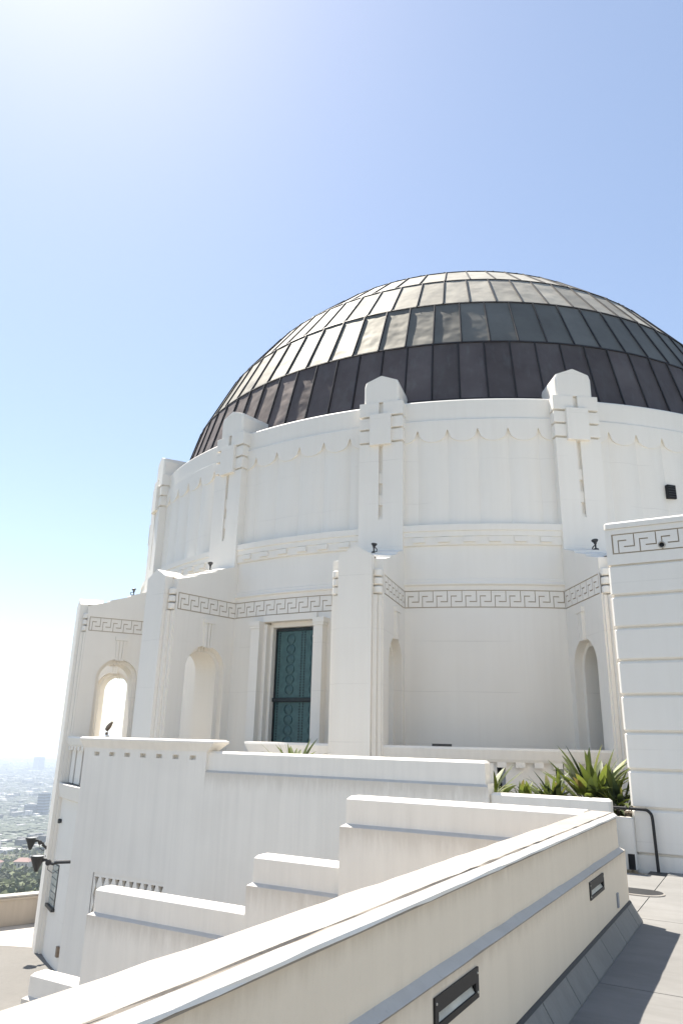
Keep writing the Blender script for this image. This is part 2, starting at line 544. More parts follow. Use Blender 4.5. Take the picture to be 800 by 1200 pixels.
def dentils():
    mb = MB()
    w = math.degrees(0.15 / 13.4)
    def fn(a, r, z): return pol(r, a, z)
    mb.box(-w, w, RL + .045, RL + .105, Lz(4.93), Lz(5.06), 0, fn)
    me = mb.mesh('dentil', 'white')
    for c in BAYS:
        for k in range(6):
            o = bpy.data.objects.new('dentil', me)
            C.objects.link(o); o.parent = drum
            o.rotation_euler.z = -R(c + (k - 2.5) * 2.76)
dentils()

def upper_drum():
    """reeded wall under a scalloped edge"""
    mb = MB()
    ru = 13.24
    zt, zb, za, zc = 8.40, 5.42, 7.80, 8.17
    NS = 10
    for c in BAYS:
        e0 = c - 11.25 + HW * .8
        e1 = c + 11.25 - HW * .8
        cols = []
        n = 10 * 6
        for k in range(-30, 31):
            a = c + k * 3.51 / NS
            cols.append((a, (k % NS) / NS))
        half = [(c - 3.51 * 2.5 - 0, 0)]
        # cusps stand at c + k * 3.51
        def shape(u):
            x = 2 * u - 1
            return math.sqrt(max(0, 1 - x * x))
        for (a, u), (b, w) in zip(cols, cols[1:]):
            if b < e0 or a > e1: continue
            w = w if w > 0 else 1.0
            ea, eb = zc - (zc - za) * shape(u) ** .9, zc - (zc - za) * shape(w) ** .9
            rea, reb = ru - .085 + .067 * math.sin(math.pi * u) ** .8, ru - .085 + .067 * math.sin(math.pi * w) ** .8
            # reed face
            mb.face([pol(rea, a, Lz(zb)), pol(reb, b, Lz(zb)), pol(reb, b, Lz(eb)), pol(rea, a, Lz(ea))], 0, True)
            # soffit of the scallop
            mb.face([pol(rea, a, Lz(ea)), pol(reb, b, Lz(eb)), pol(ru, b, Lz(eb - .0)), pol(ru, a, Lz(ea - .0))], 0)
            # face above
            mb.face([pol(ru, a, Lz(ea)), pol(ru, b, Lz(eb)), pol(ru, b, Lz(zt)), pol(ru, a, Lz(zt))], 0)
        ring_profile(mb, [(ru, zt), (ru, 8.44), (ru - .06, 8.49), (ru - .06, 9.04), (ru - .09, 9.08), (ru - .28, 9.10), (12.25, 9.12)], c - 11.25, c + 11.25)
    ring_profile(mb, [(13.1, 5), (13.1, 9.08), (12.25, 9.1)], 282.0, 438.75)
    return mb.build('upper_drum', ['white', 'groove'], obs)
udrum = upper_drum()
def gutter():
    mb = MB()
    ring_profile(mb, [(12.96, 9.10), (12.96, 9.16), (12.90, 9.17), (12.25, 9.17)], 90, 272)
    mb.build('gutter', 'seam', obs)
gutter()

def vent():
    mb = MB()
    a = 134.55
    w = math.degrees(.13 / 13.26)
    fn = lambda a_, r, z: pol(r, a_, z)
    mb.box(a - w, a + w, 13.15, 13.27, Lz(6.41), Lz(6.79), 0, fn)
    v = mb.build('vent_grille', 'void', obs)
    for k in range(5):
        m2 = MB()
        z = 6.45 + k * .07
        m2.box(a - w * .86, a + w * .86, 13.26, 13.285, Lz(z), Lz(z + .012), 0, fn)
        m2.build('slat', 'lamp', v)
vent()

# ---- copper dome
RD, ZD = 12.60, 7.17
def dome():
    mb = MB()
    prof = [(RD * .994 * math.cos(R(e)), ZD + RD * .994 * math.sin(R(e))) for e in range(-2, 91, 4)] 
    prof[-1] = (0.001, prof[-1][1])
    n = 160
    for k in range(n):
        a0, a1 = 360 * k / n, 360 * (k + 1) / n
        for (r0, z0), (r1, z1) in zip(prof, prof[1:]):
            mb.face([pol(r0, a0, Lz(z0)), pol(r0, a1, Lz(z0)), pol(r1, a1, Lz(z1)), pol(r1, a0, Lz(z1))], 0, True)
    base = mb.build('dome', 'seam', obs)
    rows = [(0.0, 10.5, 96, 1.1), (10.5, 21, 96, .58), (21, 31.5, 85, 3.8), (31.5, 42, 78, 2.0), (42, 52.5, 66, 1.0), (52.5, 63, 52, 0), (63, 73.5, 36, 0), (73.5, 86, 18, 0)]
    rest = MB()
    for ri, (e0, e1, n, off) in enumerate(rows):
        st = 360 / n
        gapd = .12
        hv = st / 2 - math.degrees(.022 / (RD * max(.12, math.cos(R((e0 + e1) / 2)))))
        def P(e, a, lift=0.0):
            return pol((RD + lift) * math.cos(R(e)), a, Lz(ZD) + (RD + lift) * math.sin(R(e)))
        def panel(m, a, seed):
            nx, ny = 4, 5
            rnd = random.Random(seed)
            ph = rnd.random() * 100
            # flat panel between its four corners, with slight oil-canning
            c00, c10, c01, c11 = [Vector(P(e, a + s * hv)) for e in (e0 + gapd, e1 - gapd) for s in (-1, 1)]
            nrm = (c10 - c00).cross(c01 - c00).normalized()
            if nrm.dot(c00 - Vector((0, 0, Lz(ZD)))) < 0: nrm = -nrm
            grid = []
            for j in range(ny + 1):
                row = []
                for i in range(nx + 1):
                    u, v = i / nx, j / ny
                    p = (c00 * (1 - u) + c10 * u) * (1 - v) + (c01 * (1 - u) + c11 * u) * v
                    amp = .020 * math.sin(math.pi * u) * math.sin(math.pi * v) ** .7 if 0 < u < 1 and 0 < v < 1 else 0
                    w = noise.noise(Vector((u * 1.6 + ph, v * 2.2, seed * 3.7)))
                    row.append(p + nrm * (amp * w * 1.5))
                grid.append(row)
            for j in range(ny):
                for i in range(nx):
                    m.face([grid[j][i], grid[j][i + 1], grid[j + 1][i + 1], grid[j + 1][i]], 0, True)
            # turned-down rim
            lo = -.09
            rim = [grid[0][i] for i in range(nx + 1)] + [grid[j][nx] for j in range(1, ny + 1)] + [grid[ny][i] for i in range(nx - 1, -1, -1)] + [grid[j][0] for j in range(ny - 1, 0, -1)]
            for p, q in zip(rim, rim[1:] + rim[:1]):
                m.face([p, q, q + nrm * lo, p + nrm * lo], 1)
            # standing seam on one long edge
            s0, s1 = grid[0][0], grid[ny][0]
            tdir = (c10 - c00).normalized()
            for (p0, p1) in ((s0, s1),):
                A = [p0 - tdir * .03, p0 + tdir * .008, p0 + tdir * .004 + nrm * .045, p0 - tdir * .024 + nrm * .045]
                B = [p1 - tdir * .03, p1 + tdir * .008, p1 + tdir * .004 + nrm * .045, p1 - tdir * .024 + nrm * .045]
                for k in range(4): m.face([A[k], A[(k + 1) % 4], B[(k + 1) % 4], B[k]], 1)
                m.face(A, 1); m.face(B, 1)
        for k in range(n):
            a = (off + 155 + st * (k + .5)) % 360
            seen = 1 <= ri <= 5 and 66 < a < 254
            m = MB() if seen else rest
            panel(m, a, ri * 1000 + k)
            if seen: m.build('dome_panel', [['copper_brown_shade', 'copper_brown_shade', 'copper_green_dim'][ri] if ri < 3 else 'copper', 'seam'], base, weld=True)
        # lap joint at the foot of each row
        lap = MB()
        m2 = 120
        for k in range(m2):
            a0, a1 = 360 * k / m2, 360 * (k + 1) / m2
            for (ea, la), (eb, lb) in (((e0 - .1, -.02), (e0 - .1, .03)), ((e0 - .1, .03), (e0 + .12, .03)), ((e0 + .12, .03), (e0 + .12, -.04))):
                lap.face([P(ea, a0, la), P(ea, a1, la), P(eb, a1, lb), P(eb, a0, lb)], 0)
        if ri: lap.build('lap_joint', 'seam', base)
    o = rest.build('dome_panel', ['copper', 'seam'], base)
    o['kind'] = 'stuff'
dome()

# ---- pilasters on the upper drum (local frame: x outwards, y to the right seen from outside reversed, z local)
def place_local(o, az):
    o.rotation_euler.z = R(90 - az)
def pilaster():
    mb = MB()
    F = 13.45
    w = .61
    # shaft halves with a centre slot between them
    for y0, y1 in ((-w, -.055), (.055, w)):
        mb.box(13.0, F, y0, y1, Lz(4.7), Lz(7.80))
    mb.box(13.0, F - .10, -.055, .055, Lz(4.7), Lz(7.80))
    mb.box(F - .10, F, -.055, .055, Lz(4.7), Lz(5.62))
    # core behind the blocks
    mb.box(12.9, F - .09, -w + .05, w - .05, Lz(7.80), Lz(9.05))
    sh = mb.build('pilaster', 'white', obs)
    # little tongues that fill the slot in steps
    for k in range(3):
        m = MB()
        z = 6.95 - k * .62
        m.box(F - .10, F - .045, -.053, .053, Lz(z - .3), Lz(z))
        m.build('slot_block', 'white', sh)
    m = MB(); m.box(F - .12, F + .10, -.30, .30, Lz(7.74), Lz(8.66)); m.build('centre_plate', 'white', sh, .006)
    for sgn in (-1, 1):
        for z0, z1 in ((7.86, 8.20), (8.26, 8.58)):
            m = MB()
            a, b = sorted((sgn * .29, sgn * (w + .01)))
            m.box(12.95, F + .005, a, b, Lz(z0), Lz(z1))
            m.build('band_block', 'white', sh, .008)
        m = MB()
        a, b = sorted((sgn * .06, sgn * (w + .01)))
        m.box(12.9, F + .012, a, b, Lz(8.64), Lz(9.05))
        m.build('band_block', 'white', sh, .008)
    # gabled cap with clipped shoulders
    m = MB()
    pts = [(-.50, 9.06), (.50, 9.06), (.50, 9.58), (.46, 9.72), (.02, 9.88), (-.02, 9.88), (-.46, 9.72), (-.50, 9.58)]
    ch = .05
    front = [((y * .9 if abs(y) > .4 else y), z) for y, z in pts]
    for k in range(len(pts)):
        p, q = pts[k], pts[(k + 1) % len(pts)]
        fp, fq = front[k], front[(k + 1) % len(pts)]
        m.face([(12.2, p[0], Lz(p[1])), (12.2, q[0], Lz(q[1])), (F - ch - .02, q[0], Lz(q[1])), (F - ch - .02, p[0], Lz(p[1]))])
        m.face([(F - ch - .02, p[0], Lz(p[1])), (F - ch - .02, q[0], Lz(q[1])), (F - .02, fq[0], Lz(fq[1])), (F - .02, fp[0], Lz(fp[1]))])
    m.face([(F - .02, y, Lz(z)) for y, z in front])
    m.face([(12.2, y, Lz(z)) for y, z in pts])
    m.build('cap', 'white', sh)
    return sh
pil = pilaster()
for k, az in enumerate(PIER_AZ):
    o = pil if k == 0 else copy_tree(pil, obs)
    place_local(o, az)

# ---- radial buttresses with an arched passage
def arch_pts(rc, zs, rad, n=14):
    return [(rc + rad * math.cos(math.pi * k / n), zs + rad * math.sin(math.pi * k / n)) for k in range(n + 1)]
def buttress():
    mb = MB()
    W = .62
    RC, RA, ZS = 14.25, .665, 1.715
    RI, RO = 13.0, 15.40
    ZK0, ZK1 = 3.23, 3.69
    def top(r):                       # sloping top edge, with two small nicks
        t = (15.40 - r) / 2.0
        z = 4.02 + .80 * max(0, min(1, t))
        return z
    P = lambda x, z, y: (x, y, Lz(z))
    # below the key band: strips either side of the arch and over it
    def slab(poly, w=W):
        mb.prism(poly, -w, w, P)
    slab([(RI, FLOOR - .05), (RC - RA, FLOOR - .05), (RC - RA, ZS), (RI, ZS)])
    slab([(RC + RA, FLOOR - .05), (RO, FLOOR - .05), (RO, ZS), (RC + RA, ZS)])
    ap = arch_pts(RC, ZS, RA, 20)[::-1]           # inner to outer
    prev = (RI, ZS)
    seq = [(RI, ZS)] + ap + [(RO, ZS)]
    for (x0, z0), (x1, z1) in zip(seq, seq[1:]):
        if x1 - x0 < 1e-5: continue
        for s in (-W, W):
            mb.face([P(x0, z0, s), P(x1, z1, s), P(x1, ZK0, s), P(x0, ZK0, s)])
        mb.face([P(x0, z0, -W), P(x1, z1, -W), P(x1, z1, W), P(x0, z0, W)])
    mb.face([P(RO, ZS, -W), P(RO, ZS, W), P(RO, ZK1, W), P(RO, ZK1, -W)])
    # behind the band
    mb.prism([(RI, ZK0), (RO, ZK0), (RO, ZK1), (RI, ZK1)], -W + .022, W - .022, P)
    for s in (-1, 1):
        a, b = sorted((s * (W - .022), s * W))
        mb.box(15.33, RO, a, b, Lz(ZK0), Lz(ZK1))
        mb.box(RI, 13.30, a, b, Lz(ZK0), Lz(ZK1))
        mb.face([P(13.3, ZK0, s * (W - .022)), P(15.33, ZK0, s * (W - .022)), P(15.33, ZK0, s * W), P(13.3, ZK0, s * W)])
        mb.face([P(13.3, ZK1, s * (W - .022)), P(15.33, ZK1, s * (W - .022)), P(15.33, ZK1, s * W), P(13.3, ZK1, s * W)])
    # above the band, up to the stepped sloping top
    tp = [(RO, 4.04), (14.75, 4.23), (14.745, 4.28), (14.10, 4.475), (14.095, 4.525), (13.42, 4.74), (13.4, 4.78), (RI, 4.80)]
    poly = [(RI, ZK1), (RO, ZK1)] + tp
    n = len(poly)
    for s in (-W, W):
        mb.face([P(*p, s) for p in poly])
    for k in range(1, n):
        p, q = poly[k], poly[(k + 1) % n]
        if k >= 2 and k < n - 1:                  # roof: slightly ridged along the middle
            pm, qm = (p[0], p[1] + .05), (q[0], q[1] + .05)
            mb.face([P(*p, -W), P(*q, -W), P(*qm, 0), P(*pm, 0)])
            mb.face([P(*p, W), P(*q, W), P(*qm, 0), P(*pm, 0)])
        else:
            mb.face([P(*p, -W), P(*q, -W), P(*q, W), P(*p, W)])
    mb.face([P(RO, 4.04, -W), P(RO, 4.04, W), P(RO, 4.09, 0)])
    # front column: narrower than the wall, running down to the lower terrace
    mb.box(15.05, 15.40, -W, W, 0.0, Lz(FLOOR - .05))
    fz = [(-.40, 4.12), (.40, 4.12), (0, 4.34)]
    for s in (-1, 1):
        mb.face([(15.40, s * .40, 0), (15.65, s * .40, 0), (15.65, s * .40, Lz(4.10)), (15.40, s * .40, Lz(4.10))])
    mb.face([(15.65, -.40, 0), (15.65, .40, 0), (15.65, .40, Lz(4.10)), (15.65, 0, Lz(4.33)), (15.65, -.40, Lz(4.10))])
    for s in (-1, 1):
        mb.face([(15.65, s * .40, Lz(4.10)), (15.65, 0, Lz(4.33)), (14.9, 0, Lz(4.36)), (14.9, s * .40, Lz(4.13))])
    # wide lower pad beside the column, in the corner notches
    for s in (-1, 1):
        a, b = sorted((s * .405, s * .50))
        mb.box(15.39, 15.55, a, b, 0, Lz(3.18))
        a, b = sorted((s * .505, s * .585))
        mb.box(15.39, 15.46, a, b, 0, Lz(3.18))
    bt = mb.build('buttress', ['white', 'groove'], obs)
    # inner order of the arch
    m = MB()
    r2 = RA - .12
    a2 = arch_pts(RC, ZS, r2, 20)
    a1 = arch_pts(RC, ZS, RA + .01, 20)
    wi = W - .20
    full_in = [(RC + r2, FLOOR)] + a2 + [(RC - r2, FLOOR)]
    full_out = [(RC + RA + .01, FLOOR)] + a1 + [(RC - RA - .01, FLOOR)]
    for k in range(len(full_in) - 1):
        i0, i1, o0, o1 = full_in[k], full_in[k + 1], full_out[k], full_out[k + 1]
        for s in (-wi, wi):
            m.face([P(*i0, s), P(*i1, s), P(*o1, s), P(*o0, s)])
        m.face([P(*i0, -wi), P(*i1, -wi), P(*i1, wi), P(*i0, wi)])
    m.build('inner_arch', 'white', bt)
    for s in (-1, 1):
        # key band
        m = MB()
        cols, rows, raised = key_grid(15.33, 13.30, 6, ZK0, ZK1) if s > 0 else key_grid(13.30, 15.33, 6, ZK0, ZK1)
        relief(m, cols, rows, raised, lambda u, v, d: (u, s * d, Lz(v)), W, W - .0215)
        m.build('greek_key', ['white', 'groove'], bt)
        # keystone with three fillets
        m = MB()
        def ks(x0, x1, xt0, xt1, z0, z1, d):
            B = [(x0, z0), (x1, z0), (xt1, z1), (xt0, z1)]
            m.prism(B, s * (W - .03), s * (W + d), lambda x, z, y: (x, y, Lz(z)))
        ks(RC - .13, RC + .13, RC - .17, RC + .17, 2.33, 3.00, .035)
        ks(RC - .195, RC + .195, RC - .195, RC + .195, 2.98, 3.10, .085)
        for t in (-1, 0, 1):
            xb, xt = RC + t * .086, RC + t * .112
            ks(xb - .032, xb + .032, xt - .038, xt + .038, 2.325, 2.975, .068)
            m.prism([(xb - .03, 2.215), (xb + .03, 2.215), (xb + .032, 2.40), (xb - .032, 2.40)], s * (wi - .02), s * (wi + .03), lambda x, z, y: (x, y, Lz(z)))
        m.build('keystone', 'white', bt)
        # three banded drums in the corner notch
        for k in range(3):
            m = MB()
            z0 = 3.22 + k * .20
            m.lathe([(0, 0), (.095, 0), (.115, .02), (.115, .145), (.095, .165), (0, .165)], (15.415, s * .49, Lz(z0)), n=14)
            m.build('corner_drum', 'white', bt)
    return bt
but = buttress()
for k, az in enumerate(PIER_AZ):
    o = but if k == 0 else copy_tree(but, obs)
    place_local(o, az)

# ---- doorway
def doorway():
    D = 180.0
    m = MB()
    def bx(mm, x0, x1, y0, y1, z0, z1, mi=0): mm.box(x0, x1, y0, y1, Lz(z0), Lz(z1), mi)
    # jambs and lintel, stepped
    for s in (-1, 1):
        for (x0, x1, a, b) in ((13.0, 13.52, .86, 1.14), (12.95, 13.30, .76, .858), (12.75, 13.12, .68, .758)):
            y0, y1 = sorted((s * a, s * b))
            bx(m, x0, x1, y0, y1, FLOOR, 2.86 if a > .8 else 3.00)
        y0, y1 = sorted((s * .85, s * 1.17)); bx(m, 13.0, 13.545, y0, y1, 2.862, 2.93)
        y0, y1 = sorted((s * .855, s * 1.15)); bx(m, 13.0, 13.53, y0, y1, 2.55, 2.60)
        y0, y1 = sorted((s * .85, s * 1.19)); bx(m, 13.0, 13.56, y0, y1, 2.932, 3.06)
    bx(m, 12.7, 13.36, -.86, .86, 3.06, 3.235)
    bx(m, 12.7, 13.10, -.76, .76, 2.93, 3.058)
    su = m.build('door_surround', 'white', obs)
    place_local(su, D)
    # bronze-green door
    m = MB()
    bx(m, 12.80, 12.90, -.72, .72, FLOOR, 2.93)
    for s in (-1, 1):
        y0, y1 = sorted((s * .64, s * .70)); bx(m, 12.90, 12.96, y0, y1, FLOOR, 2.92)
    bx(m, 12.90, 12.96, -.64, .64, 2.84, 2.92)
    dr = m.build('door', 'door_dark', obs)
    place_local(dr, D)
    m = MB(); bx(m, 12.90, 12.925, -.635, .635, FLOOR, .94); m.build('door_panel', 'door', dr)
    m = MB(); bx(m, 12.90, 12.925, -.635, .635, 1.06, 2.835); m.build('door_panel', 'door', dr)
    m = MB(); bx(m, 12.90, 13.02, -.72, .72, .95, 1.05); m.build('transom_bar', 'door_dark', dr, .008)
    # chains of round links down each side, dotted lines in the middle
    zs = [2.62 - .27 * k for k in range(6)] + [.76 - .27 * k for k in range(8)]
    ring = MB()
    n = 16
    rot = Matrix.Rotation(math.pi / 2, 3, 'Y')
    ring.lathe([(.122, 0), (.122, .018), (.136, .018), (.136, 0)], (0, 0, 0), rot, n=18)
    ring.lathe([(0, .012), (.07, .010), (.118, 0)], (0, 0, 0), rot, n=18)
    rme = ring.mesh('chain_link', 'door_relief')
    for yc in (-.20, .56):
        for z in zs:
            if not FLOOR + .15 < z: continue
            o = bpy.data.objects.new('chain_link', rme)
            C.objects.link(o); o.parent = dr; o.location = (12.926, yc, Lz(z))
    m = MB()
    for yc in (.15, .25, -.56):
        z = -1.5
        while z < 2.78:
            if not .9 < z < 1.08: m.box(12.924, 12.94, yc - .014, yc + .014, Lz(z), Lz(z + .035))
            z += .07
    o = m.build('rivet_line', 'door_dark', dr); o['kind'] = 'stuff'
doorway()

# ---- podium below the terrace, its window and the balcony slab
def podium():
    mb = MB()
    ring_profile(mb, [(15.46, LOWER), (15.46, -1.86), (15.54, -1.82), (15.60, -1.44), (15.56, -1.42), (13.2, -1.42)], 190, 246, mis=[0, 0, 0, 0, 1])
    ring_profile(mb, [(15.4, -1.66), (15.4, FLOOR), (13.2, FLOOR)], 100, 190, mis=[0, 1])
    pd = mb.build('podium_wall', ['white', 'floor'], obs)
    m = MB()
    fn = lambda a_, r, z: pol(r, a_, z)
    m.box(208.4, 211.5, 15.40, 15.475, Lz(-4.72), Lz(-3.62), 0, fn)
    m.box(208.2, 211.7, 15.40, 15.56, Lz(-4.80), Lz(-4.72), 0, fn)
    w = m.build('window', 'lamp', obs)
    for j in range(6):
        for i in range(3):
            m = MB()
            a = 208.50 + i * .98
            z = -4.70 + j * .179
            m.box(a, a + .90, 15.42, 15.49, Lz(z), Lz(z + .155), 0, fn)
            m.build('glass_block', 'glass_block', w)
    m = MB()
    m.box(204.5, 205.0, 15.44, 15.53, Lz(-5.70), Lz(-5.45), 0, fn)
    m.build('outlet_box', 'brown', obs)
    m = MB()
    rot = Vector(pol(1, 210.4, 0)).to_track_quat('Z', 'Y').to_matrix()
    m.lathe([(0, .10), (.06, .10), (.07, .05), (.05, 0)], pol(15.46, 210.4, Lz(-2.48)), rot, n=12)
    m.build('camera_dome', 'lamp', obs)
podium()

# ================================================================== BALCONY PARAPETS
def balcony(name, a0, a1, r, label, slots, origin_az, cap_end0=0.0, cap_end1=0.0, zbot=FLOOR, dent=True, open_gap=False):
    loc = pol(r, origin_az, 0)
    loc = (CX + loc[0], CY + loc[1], zbot)
    root = empty(name, loc, label, 'parapet', 'balcony parapets between the buttresses')
    fn = lambda a_, r_, z: tuple(p + q for p, q in zip(pol(r_, a_, z - zbot), (CX - loc[0], CY - loc[1], 0)))
    n = max(2, round((a1 - a0) / 1.4))
    m = MB()
    ri, ro = r - .17, r + .06
    prof = [(ri, -.36), (ro - .03, -.36), (ro, -.30), (ro + .035, -.12), (ro + .015, -.075), (ri + .03, -.07), (ri, -.10)]
    pts = [a0 + (a1 - a0) * k / n for k in range(n + 1)]
    for b0, b1 in zip(pts, pts[1:]):
        e0 = -cap_end0 if b0 == pts[0] else 0
        e1 = cap_end1 if b1 == pts[-1] else 0
        for p, q in zip(prof, prof[1:] + prof[:1]):
            t = lambda z: max(0, (z + .36) / .29)
            m.face([fn(b0 + e0 * t(p[1]), p[0], p[1]), fn(b1 + e1 * t(p[1]), p[0], p[1]), fn(b1 + e1 * t(q[1]), q[0], q[1]), fn(b0 + e0 * t(q[1]), q[0], q[1])])
    t = lambda z: max(0, (z + .36) / .29)
    m.face([fn(a0 - cap_end0 * t(z), r_, z) for r_, z in prof]); m.face([fn(a1 + cap_end1 * t(z), r_, z) for r_, z in prof])
    m.build('coping', 'parapet', root)
    # wall panels with narrow upright gaps
    edges = [a0 + .1] + sorted(slots) + [a1 - .1]
    g = math.degrees(.085 / r)
    for k in range(len(edges) - 1):
        lo = edges[k] + (g if k else 0)
        hi = edges[k + 1] - (g if k + 1 < len(edges) - 1 else 0)
        m = MB()
        nn = max(1, round((hi - lo) / 1.2))
        for q in range(nn):
            m.box(lo + (hi - lo) * q / nn, lo + (hi - lo) * (q + 1) / nn, r - .16, r - .05, zbot, -.362, 0, fn)
        m.build('wall_panel', 'white', root)
    for s in slots:
        m = MB()
        m.box(s - g * .98, s - g * .15, r - .14, r - .09, zbot, -.40, 0, fn)
        m.build('upright', 'grey_strip', root)
        m = MB()
        m.box(s - g * 1.2, s + g * 1.2, r - .17, r - .165, zbot, -.40, 0, fn)
        m.build('slot_back', 'void', root)
    if dent:
        dw = math.degrees(.19 / r)
        m = None
        a = a0 + .4
        while a + dw < a1:
            m = MB()
            m.box(a, a + dw, r - .06, r + .052, -.46, -.355, 0, fn)
            m.build('dentil', 'white', root)
            a += dw * 2.0
    return root, fn
b1, bfn = balcony('balcony_parapet', 147.9, 167.0, 15.3, 'long white balcony parapet with dentils behind the leafy planter, below the blank wall', [149.0, 152.73, 157.22, 161.2, 164.5], 157.5)
b2, _ = balcony('balcony_parapet', 170.6, 178.55, 15.3, 'short white parapet in front of the green door', [174.6], 174.5, 0, .6, dent=False)
b3, _ = balcony('balcony_parapet', 193.0, 212.0, 15.44, 'narrow strip of white balustrade beside the outermost buttress', [196.5, 199.8, 202.9, 205.6, 208.4, 210.9], 203, zbot=-1.40)
b4, _ = balcony('balcony_parapet', 215.0, 234.5, 15.3, 'white balustrade seen through the outermost open arch', [219, 223, 227, 231], 225, zbot=-1.40)
def slot_light():
    m = MB()
    fn = lambda a_, r_, z: (lambda p: (CX + p[0], CY + p[1], z))(pol(r_, a_, z))
    m.box(161.0, 162.55, 15.24, 15.34, -.069, -.02, 0, fn)
    p = fn(161.8, 15.29, -.069)
    o = m.build('light_fitting', 'lamp', origin=p)
    tag(o, 'flat black strip light lying on the balcony parapet coping', 'light fitting')
slot_light()

# ================================================================== TERRACE WALL  (faces -Y)
def terrace_wall():
    root = empty('terrace_wall', (-7.5, 11.3, LOWER), 'tall white terrace wall with square holes and a triangular vent grille', 'wall')
    ox, oy, oz = root.location
    T = lambda m: setattr(m, 'v', [(x - ox, y - oy, z - oz) for x, y, z in m.v]) or m
    F, U, BK = 11.17, 11.225, 11.47
    m = MB()
    xl, xr = -12.36, -9.13
    # body, with the vent panel and the square holes left open
    vx0, vx1, vz0, vz1 = -11.70, -9.88, -3.32, -2.55
    hx = [-11.985 + .422 * k for k in range(7)]
    hz0, hz1 = -.41, -.335
    def fy(x0, x1, z0, z1, y=F, mi=0): m.face([(x0, y, z0), (x1, y, z0), (x1, y, z1), (x0, y, z1)], mi)
    fy(xl, -3.72, LOWER, vz0); fy(xl, vx0, vz0, vz1); fy(vx1, -3.72, vz0, vz1); fy(xl, -3.72, vz1, -1.05); fy(xl, xr, -1.05, -.62)
    m.face([(xr, F, -1.05), (-3.72, F, -1.05), (-3.72, F, -.62), (xr, F, -.62)], 0, False, (0, 0, 1, 1))
    fy(xl, xr, -.62, hz0)
    x = xl
    for h in hx:
        fy(x, h - .075, hz0, hz1)
        for a, b, c, d in (((h - .075), hz0, (h - .075), hz1), ((h + .075), hz0, (h + .075), hz1), ((h - .075), hz0, (h + .075), hz0), ((h - .075), hz1, (h + .075), hz1)):
            m.face([(a, F, b), (c, F, d), (c, F + .09, d), (a, F + .09, b)], 0)
        fy(h - .075, h + .075, hz0, hz1, F + .09, 0)
        x = h + .075
    fy(x, xr, hz0, hz1)
    fy(xl, xr, hz1, -.27)
    # pillar end, ends and back
    m.face([(xr, F, -.62), (xr, U, -.62), (xr, U, -.27), (xr, F, -.27)])
    m.face([(xl, F, LOWER), (xl, BK, LOWER), (xl, BK, -.27), (xl, F, -.27)])
    m.face([(-3.72, F, LOWER), (-3.72, BK, LOWER), (-3.72, BK, -.57), (-3.72, F, -.57)])
    # ledge and upper part of the long parapet
    xu0, xu1 = -9.13, -3.77
    m.face([(xu0, F, -.62), (-3.72, F, -.62), (xu1, U, -.585), (xu0, U, -.585)], 1)
    m.face([(-3.72, F, -.62), (-3.72, BK, -.62), (xu1, BK, -.585), (xu1, U, -.585)])
    m.face([(xu0, U, -.585), (xu1, U, -.585), (xu1, U, -.285), (xu0, U, -.285)])
    c = .035
    m.face([(xu0, U, -.285), (xu1, U, -.285), (xu1 - c, U + c, -.245), (xu0, U + c, -.245)])
    m.face([(xu0, U + c, -.245), (xu1 - c, U + c, -.245), (xu1 - c, BK - c, -.245), (xu0, BK - c, -.245)])
    m.face([(xu1, U, -.285), (xu1, BK, -.285), (xu1 - c, BK - c, -.245), (xu1 - c, U + c, -.245)])
    m.face([(xu1, U, -.585), (xu1, BK, -.585), (xu1, BK, -.285), (xu1, U, -.285)])
    m.face([(xu0, BK, LOWER), (-3.72, BK, LOWER), (-3.72, BK, -.285), (xu0, BK, -.285)])
    m.face([(xl, BK, LOWER), (xu0, BK, LOWER), (xu0, BK, -.27), (xl, BK, -.27)])
    # return towards the rotunda
    m.box(xl, xl + .3, BK, 14.6, LOWER, -.30)
    # low right-hand length in front of the planter
    c = .03
    for (x0, x1, zt) in ((-3.72, -1.99, -.70),):
        m.box(x0, x1 + .04, F + .02, BK, LOWER, -1.10)
        m.cbox(x0, x1, U + .02, BK, -1.10, zt, c)
    body = T(m).build('wall_body', ['parapet', 'ledge'], root)
    # coping over the left pillar, flared
    m = MB()
    def ring(e, z): return [(xl - e, F - e, z), (xr + e * 2.6, F - e, z), (xr + e * 2.6, BK + e, z), (xl - e, BK + e, z)]
    rs = [ring(.004, -.27), ring(.006, -.255), ring(.085, -.10), ring(.085, -.075), ring(.05, -.045)]
    for A, B in zip(rs, rs[1:]):
        for k in range(4): m.face([A[k], A[(k + 1) % 4], B[(k + 1) % 4], B[k]])
    m.face(rs[-1]); m.face(rs[0][::-1])
    T(m).build('coping', 'parapet', root)
    # vent: a recessed panel with a row of wedge-shaped openings
    m = MB()
    m.box(vx0 + .002, vx1 - .002, F + .10, F + .14, vz0, vz1)
    T(m).build('vent_back', 'void', root)
    m = MB()
    y0, y1 = F + .012, F + .11
    zt, zb = -2.62, -3.25
    nW = 10
    st = (vx1 - vx0) / nW
    m.box(vx0, vx1, y0, y1, zt, vz1); m.box(vx0, vx1, y0, y1, vz0, zb)
    for k in range(nW + 1):
        x = vx0 + k * st
        wt, wb = .032, .080
        for (za, zbm, wa, wbm) in ((zt, zt - .16, wt, wb), (zt - .16, zt - .32, wb, wt), (zt - .32, zt - .48, wt, wb), (zt - .48, zb, wb, wt)):
            l0, r0, l1, r1 = max(vx0, x - wa), min(vx1, x + wa), max(vx0, x - wbm), min(vx1, x + wbm)
            m.prism([(l0, za), (r0, za), (r1, zbm), (l1, zbm)], y0, y1, lambda p, q, a: (p, a, q))
    T(m).build('vent_lattice', 'white', root)
    return root
terrace_wall()

